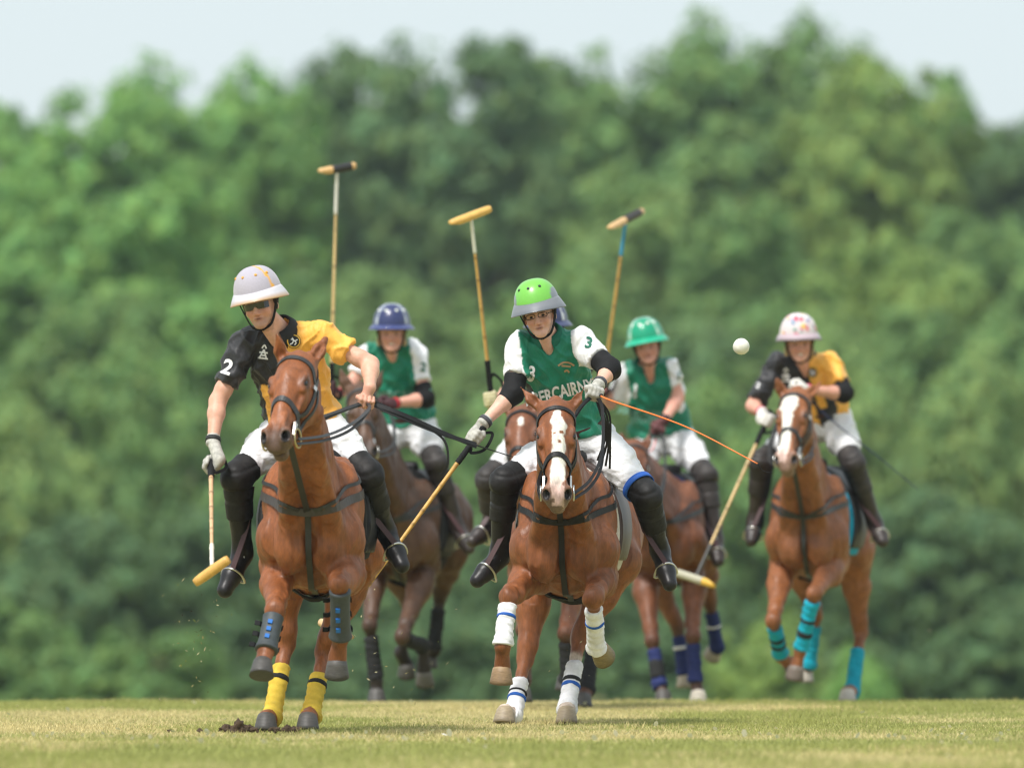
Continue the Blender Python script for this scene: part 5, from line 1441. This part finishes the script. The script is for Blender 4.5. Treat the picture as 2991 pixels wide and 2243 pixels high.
RF = make_rider('rider in a black and yellow shirt with the flower-patterned helmet, far right', dict(D=51.35, horse=HF,
    head=(2333, 988, -.35), rot=(3, 4, 2), bw=1.1, pel=(2398, 1225, .05), shL=(2270, 1066, -.15), shR=(2426, 1060, -.15), elL=(2198, 1186, -.20), wrL=(2226, 1204, -.40), haL=(2240, 1228, -.46),
    elR=(2468, 1150, -.25), wrR=(2356, 1138, -.42), haR=(2326, 1132, -.45), gL=(.42, .1, .9), kdL=(.2, -.9, -.3), gR=(0, -.5, .8), kdR=(-1, -.2, 0), sideR=-1,
    knR=(2490, 1352, -.25), anR=(2556, 1530, -.08), toR=(2582, 1590, -.2), knL=(2224, 1348, -.25), anL=(2206, 1525, -.10), toL=(2194, 1588, -.25),
    skin=(.66, .34, .25), shirt=shirt_by, collar=(.012, .012, .014), gap=40, vneck=.10, sleeveL=.86, sleeveR=.66, helmet=HEL_F, pads='R', vox=.007, svox=.009, cuff=(.55, .03, .10), glove=mat('white glove', (.62, .60, .56), rough=.7, var=.25, vscale=40),
    boot=M_BROWNBOOT, guard=M_GUARD2, hair=(.42, .30, .14), long_hair=True, teeth=True))

# lettering and badges
CAMN = np.array([0, -1., 0.03])
def put(Rr, name, txt, u, v, D, size, m, rot=0, shear=0, n=None, sx=1.):
    a = P(u, v, D); r_ = np.array([math.cos(R(rot)), 0, math.sin(R(rot))]); u_ = np.array([-math.sin(R(rot)), 0, math.cos(R(rot))])
    return project_text(name, txt, a, r_, u_, size, Rr['bvh'], m, Rr['shirt'], n=CAMN if n is None else n, shear=shear, sx=sx)
put(RB, 'number', '3', 1553, 1092, 42.1, .105, M_PRINTW, -6, sx=.78)
put(RB, 'number', '3', 1719, 1004, 42.1, .085, M_PRINTG, -12)
put(RB, 'lettering', 'ABERCAIRNY', 1634, 1146, 42.1, .090, M_PRINTW, 14, sx=.70)
put(RC, 'number', '2', 1236, 1072, 51.2, .080, M_PRINTG, -8)
put(RC, 'lettering', 'ABERCAIRNY', 1168, 1152, 51.2, .070, mat('faded print', (.16, .34, .26), rough=.7), 2)
put(RD, 'number', '1', 1856, 1142, 52.6, .120, M_PRINTW, -4)
put(RD, 'number', '1', 1984, 1097, 52.6, .075, M_PRINTG, -6)
put(RD, 'lettering', 'ABERCAIRNY', 1880, 1204, 52.6, .058, mat('faded print', (.16, .34, .26), rough=.7), -4)
put(RD, 'lettering', 'ESTATE', 1882, 1224, 52.6, .050, mat('faded print', (.16, .34, .26), rough=.7), -4)
put(RA, 'number', '2', 662, 1072, 39.7, .105, M_PRINTW, -22)
put(RF, 'number', '2', 2214, 1126, 51.1, .05, M_PRINTW, -20)
def emblem(Rr, u, v, D, s, rot):
    a = P(u, v, D); r_ = np.array([math.cos(R(rot)), 0, math.sin(R(rot))]); u_ = np.array([-math.sin(R(rot)), 0, math.cos(R(rot))])
    for i, pts in enumerate([[(-.35, -.5), (0, .35)], [(.35, -.5), (0, .35)], [(-.5, -.5), (.5, -.5)], [(-.42, .05), (.42, .05)], [(-.28, -.22), (.28, -.22)], [(-.22, .45), (0, .75), (.22, .45)]]):
        V2, F = stroke2([(x * s, y * s) for x, y in pts], .15 * s); drape('crest', V2, F, a, r_, u_, Rr['bvh'], M_PRINTW, Rr['shirt'], CAMN)
def badge(Rr, u, v, D, r, rot):
    a = P(u, v, D); r_ = np.array([math.cos(R(rot)), 0, math.sin(R(rot))]); u_ = np.array([-math.sin(R(rot)), 0, math.cos(R(rot))])
    V2, F = disc2(r, 28); b = drape('badge', V2, F, a, r_, u_, Rr['bvh'], M_PRINTK, Rr['shirt'], CAMN, .008)
    V2, F = disc2(r * .92, 28, r * .78); drape('badge_ring', V2, F, a, r_, u_, Rr['bvh'], M_PRINTY, b, CAMN, .011)
    for pts in [[(-.5, .25), (-.05, .15), (.35, -.15), (.2, -.5)], [(-.35, .5), (-.05, .15), (-.15, -.3), (-.45, -.5)], [(.1, .0), (.5, .3)]]:
        V2, F = stroke2([(x * r, y * r) for x, y in pts], .16 * r); drape('badge_figure', V2, F, a, r_, u_, Rr['bvh'], M_PRINTW, b, CAMN, .011)
emblem(RA, 769, 1030, 39.7, .052, -8); badge(RA, 858, 997, 39.7, .036, -8)
emblem(RF, 2296, 1097, 51.1, .062, 0); badge(RF, 2373, 1088, 51.1, .036, 0)
for pts in [[(-.9, .1), (-.3, .55), (.4, .6), (1.0, .35)], [(-.5, .15), (.6, .2)], [(-.1, -.5), (.2, -.3), (.5, -.5)]]:
    V2, F = stroke2([(x * .045, y * .045) for x, y in pts], .010); drape('crest', V2, F, P(1652, 1074, 42.1), np.array([.97, 0, -.1]), np.array([.1, 0, .97]), RB['bvh'], M_PRINTT, RB['shirt'], CAMN)

# ------------------------------------------------------------------ mallets and whips
def hand(Rr, s): return Rr['arm'][s][3]
mallet('bamboo mallet hanging from the leaning rider, plain head tilted up', hand(RA, 'L'), P(619, 1652, 38.75), P(569, 1702, 38.72), P(668, 1632, 38.68), neck=(.66, .62, .54), headc=(.62, .36, .09), cane=(.62, .40, .22), grip_len=.2)
mallet('bamboo mallet slanting down from the lime-helmeted rider behind the front horse', hand(RB, 'L'), P(984, 1836, 41.75), P(1030, 1856, 41.66), P(936, 1816, 41.82), cane=(.62, .36, .09), headc=(.62, .42, .22), nodes=11)
mallet('mallet raised upright above the navy-helmeted rider, black wrap round its head', hand(RC, 'L'), P(984, 500, 50.9), P(932, 503, 50.85), P(1038, 484, 50.95), wrap=(.36, .88, (.02, .02, .02)), neck=(.70, .68, .62), cane=(.66, .47, .22), headc=(.64, .40, .17), nodes=5)
mallet('mallet raised by the hidden rider, plain bamboo head and pale neck', hand(RE, 'L'), P(1376, 640, 47.3), P(1314, 655, 47.25), P(1433, 610, 47.35), neck=(.62, .62, .52), cane=(.52, .31, .09), headc=(.68, .41, .11), nodes=6, past=-.0)
mallet('mallet raised by the emerald-helmeted rider, blue neck and black band on its head', hand(RD, 'L'), P(1826, 655, 52.4), P(1780, 668, 52.2), P(1876, 617, 52.7), wrap=(.45, .90, (.03, .025, .02)), neck=(.03, .28, .50), cane=(.52, .30, .08), headc=(.68, .43, .2), nodes=6)
mallet('mallet pointing down from the far right rider, head tipped with yellow', hand(RF, 'L'), P(2034, 1682, 50.6), P(2088, 1708, 50.5), P(1976, 1672, 50.7), wrap=(.30, .98, (.42, .40, .30)), cane=(.66, .47, .23), headc=(.70, .42, .06), nodes=7, neck=(.08, .08, .08))
whip('orange whip held across by the lime-helmeted rider', [hand(RB, 'R') + np.array([.03, .0, -.01]), P(1780, 1168, 41.6), P(2000, 1245, 41.2), P(2213, 1354, 40.9)], .0062, .0035, mat('orange whip', (.72, .18, .03), rough=.4), [P(2228, 1374, 40.9), P(2256, 1382, 40.88)])
whip('thin black whip of the leaning rider crossing to the lime-helmeted rider', [hand(RA, 'R') + np.array([.03, 0, 0]), P(1250, 1245, 39.6), P(1380, 1296, 39.7), P(1497, 1334, 39.8)], .0065, .0028, M_LEATHER)
whip('thin navy whip trailing to the right of the far right rider', [hand(RF, 'R'), P(2440, 1236, 50.9), P(2560, 1330, 50.95), P(2682, 1430, 51.0)], .005, .0025, mat('navy whip', (.02, .03, .08), rough=.5))
whip('short red whip of the emerald-helmeted rider', [hand(RD, 'R'), P(1900, 1318, 52.3), P(1838, 1304, 52.1)], .005, .0028, mat('red whip', (.60, .06, .05), rough=.4))

# ------------------------------------------------------------------ reins
def reins(H, Rr, s, sag=.06, tail=None):
    h = hand(Rr, s)
    for sx in (-1, 1):
        for i, s0 in enumerate((.50, .53)):
            b = H['hl'](s0, sx * .085, -.075); m = (b + h) / 2 + np.array([sx * .09, 0, -sag * (1 + i * .8)])
            rein(H, sx, [b * .6 + m * .4 + np.array([sx * .03, 0, -.01]), m, h * .75 + m * .25 + np.array([sx * .03, 0, -.01]), h + np.array([0, 0, -.01 * i])], s0=s0)
reins(HA, RA, 'R', .02); reins(HB, RB, 'R', .05); reins(HC, RC, 'R', .06); reins(HD, RD, 'R', .05); reins(HE, RE, 'R', .05); reins(HF, RF, 'R', .07)
hA, hB = hand(RA, 'R'), hand(RB, 'R')
for off in (0, 1):
    strap('rein_end', [hA, P(1180, 1212 + 10 * off, 39.5), P(1290, 1262 + 4 * off, 39.6), P(1392, 1304 - 6 * off, 39.7)], .022, .004, M_LEATHER, HA['br'], n=30, nrm=(0, -.9, .4))
strap('rein_end', [P(1255, 1250, 39.6), P(1300, 1290, 39.6), P(1308, 1350, 39.6), P(1290, 1390, 39.62)], .012, .004, M_LEATHER, HA['br'], n=20)
for k in range(4):
    strap('rein_end', [hB + np.array([.0, 0, -.02]), P(1755 + 8 * k, 1210, 41.75), P(1770 + 4 * k, 1270 + 10 * k, 41.8), P(1745 + 12 * k, 1345 + 8 * k, 41.85)], .012, .004, M_LEATHER, HB['br'], n=24)

# ------------------------------------------------------------------ ball, clods, flying turf
def rock(name, c, r, m, seed, rough=.25, parent=None, flat=1.0, col=None):
    rg = np.random.default_rng(seed); bm = bmesh.new(); bmesh.ops.create_icosphere(bm, subdivisions=3, radius=1)
    V = np.array([v.co[:] for v in bm.verts]); F = np.array([[v.index for v in f.verts] for f in bm.faces]); bm.free()
    q = 1 + rough * ((vnoise(V, 2.2, seed) - .5) * 1.6 + (vnoise(V, 5, seed + 1) - .5) * .9)
    V = V * q[:, None] * r * np.array([1, 1, flat])
    return mk(name, V + np.array(c), F, m, parent, org=c, col=col)
bl = rock('polo_ball', P(2165, 1012, 40.6), .0425, mat('scuffed white ball', (.74, .73, .66), rough=.5, var=.12, vscale=30, bump=.35, bscale=50), 3, .03)
tag(bl, 'white polo ball in the air left of the flower-patterned helmet', 'ball')
M_SOIL = mat('turned soil', (.075, .048, .028), rough=.95, var=.5, vscale=60, bump=1, bscale=90, bdist=.01)
cl = [(700, .031, 'biggest dark soil clod beside the front horse hind hooves', 1.1), (662, .030, 'soil clod at the left end of the divot', .7), (686, .024, 'small soil clod left of the biggest clod', .8), (722, .026, 'small soil clod right of the biggest clod', .8),
      (742, .022, 'flat soil crumb before the left hind hoof', .6), (800, .024, 'soil crumb between the yellow-bandaged hind hooves', .7), (838, .030, 'soil clod just left of the right hind hoof', .7), (862, .028, 'soil clod touching the right hind hoof', .6),
      (584, .016, 'lone soil crumb left of the divot', .6), (496, .014, 'outermost soil crumb far left of the divot', .6)]
for i, (u, r, lb, fl) in enumerate(cl):
    c0 = P(u, 2140, 39.75 + .05 * math.sin(i * 3)); c0[2] = r * fl * .6 + .008
    tag(rock('soil_clod', c0, r, M_SOIL, 20 + i, .8, flat=fl), lb, 'clod', 'soil clods of the divot')
fr_ = np.random.default_rng(11); fV, fF, fC = [], [], []
for (u0, v0, su, sv, D, nn) in [(560, 1880, 60, 90, 40.2, 70), (1050, 1900, 180, 110, 42.5, 60), (1700, 1850, 80, 110, 42.8, 35), (1250, 1800, 60, 120, 50, 25), (2350, 1900, 160, 130, 51.5, 25)]:
    for _ in range(nn):
        c0 = P(fr_.normal(u0, su), min(2080, fr_.normal(v0, sv)), D + fr_.normal(0, .3)); a = fr_.normal(size=3); a /= np.linalg.norm(a); b = np.cross(a, fr_.normal(size=3)); b /= np.linalg.norm(b)
        L_, w_ = fr_.uniform(.004, .015), fr_.uniform(.0015, .004); i0 = len(fV)
        fV += [c0 - a * L_, c0 - b * w_, c0 + a * L_, c0 + b * w_]; fF.append([i0, i0 + 1, i0 + 2, i0 + 3])
        fC += [np.array([(.42, .36, .16), (.20, .24, .07), (.10, .07, .04), (.55, .5, .3)][fr_.integers(4)])] * 4
ft = mk('flying_turf', np.array(fV), np.array(fF), M_BLADE, smooth=False, col=np.array(fC)); tag(ft, 'scraps of grass and soil thrown up by the hooves', 'turf', kind='stuff')

# ------------------------------------------------------------------ thin summer haze
hz = bpy.data.meshes.new('haze')
x0, x1, y0, y1, z0, z1 = -120, 120, -8, 330, -4.2, 31
hz.from_pydata([(x0, y0, z0), (x1, y0, z0), (x1, y1, z0), (x0, y1, z0), (x0, y0, z1), (x1, y0, z1), (x1, y1, z1), (x0, y1, z1)], [], [(3, 2, 1, 0), (4, 5, 6, 7), (0, 1, 5, 4), (1, 2, 6, 5), (2, 3, 7, 6), (3, 0, 4, 7)])
hm = bpy.data.materials.new('haze'); hm.use_nodes = True; hn = hm.node_tree; hn.nodes.clear()
ho = hn.nodes.new('ShaderNodeOutputMaterial'); hv = hn.nodes.new('ShaderNodeVolumePrincipled')
hv.inputs['Color'].default_value = (.80, .93, 1.0, 1); hv.inputs['Density'].default_value = .00020; hv.inputs['Anisotropy'].default_value = .0
hn.links.new(hv.outputs['Volume'], ho.inputs['Volume'])
hob = link('haze', hz, hm); tag(hob, 'thin pale summer haze in front of the wood', 'haze', kind='stuff')
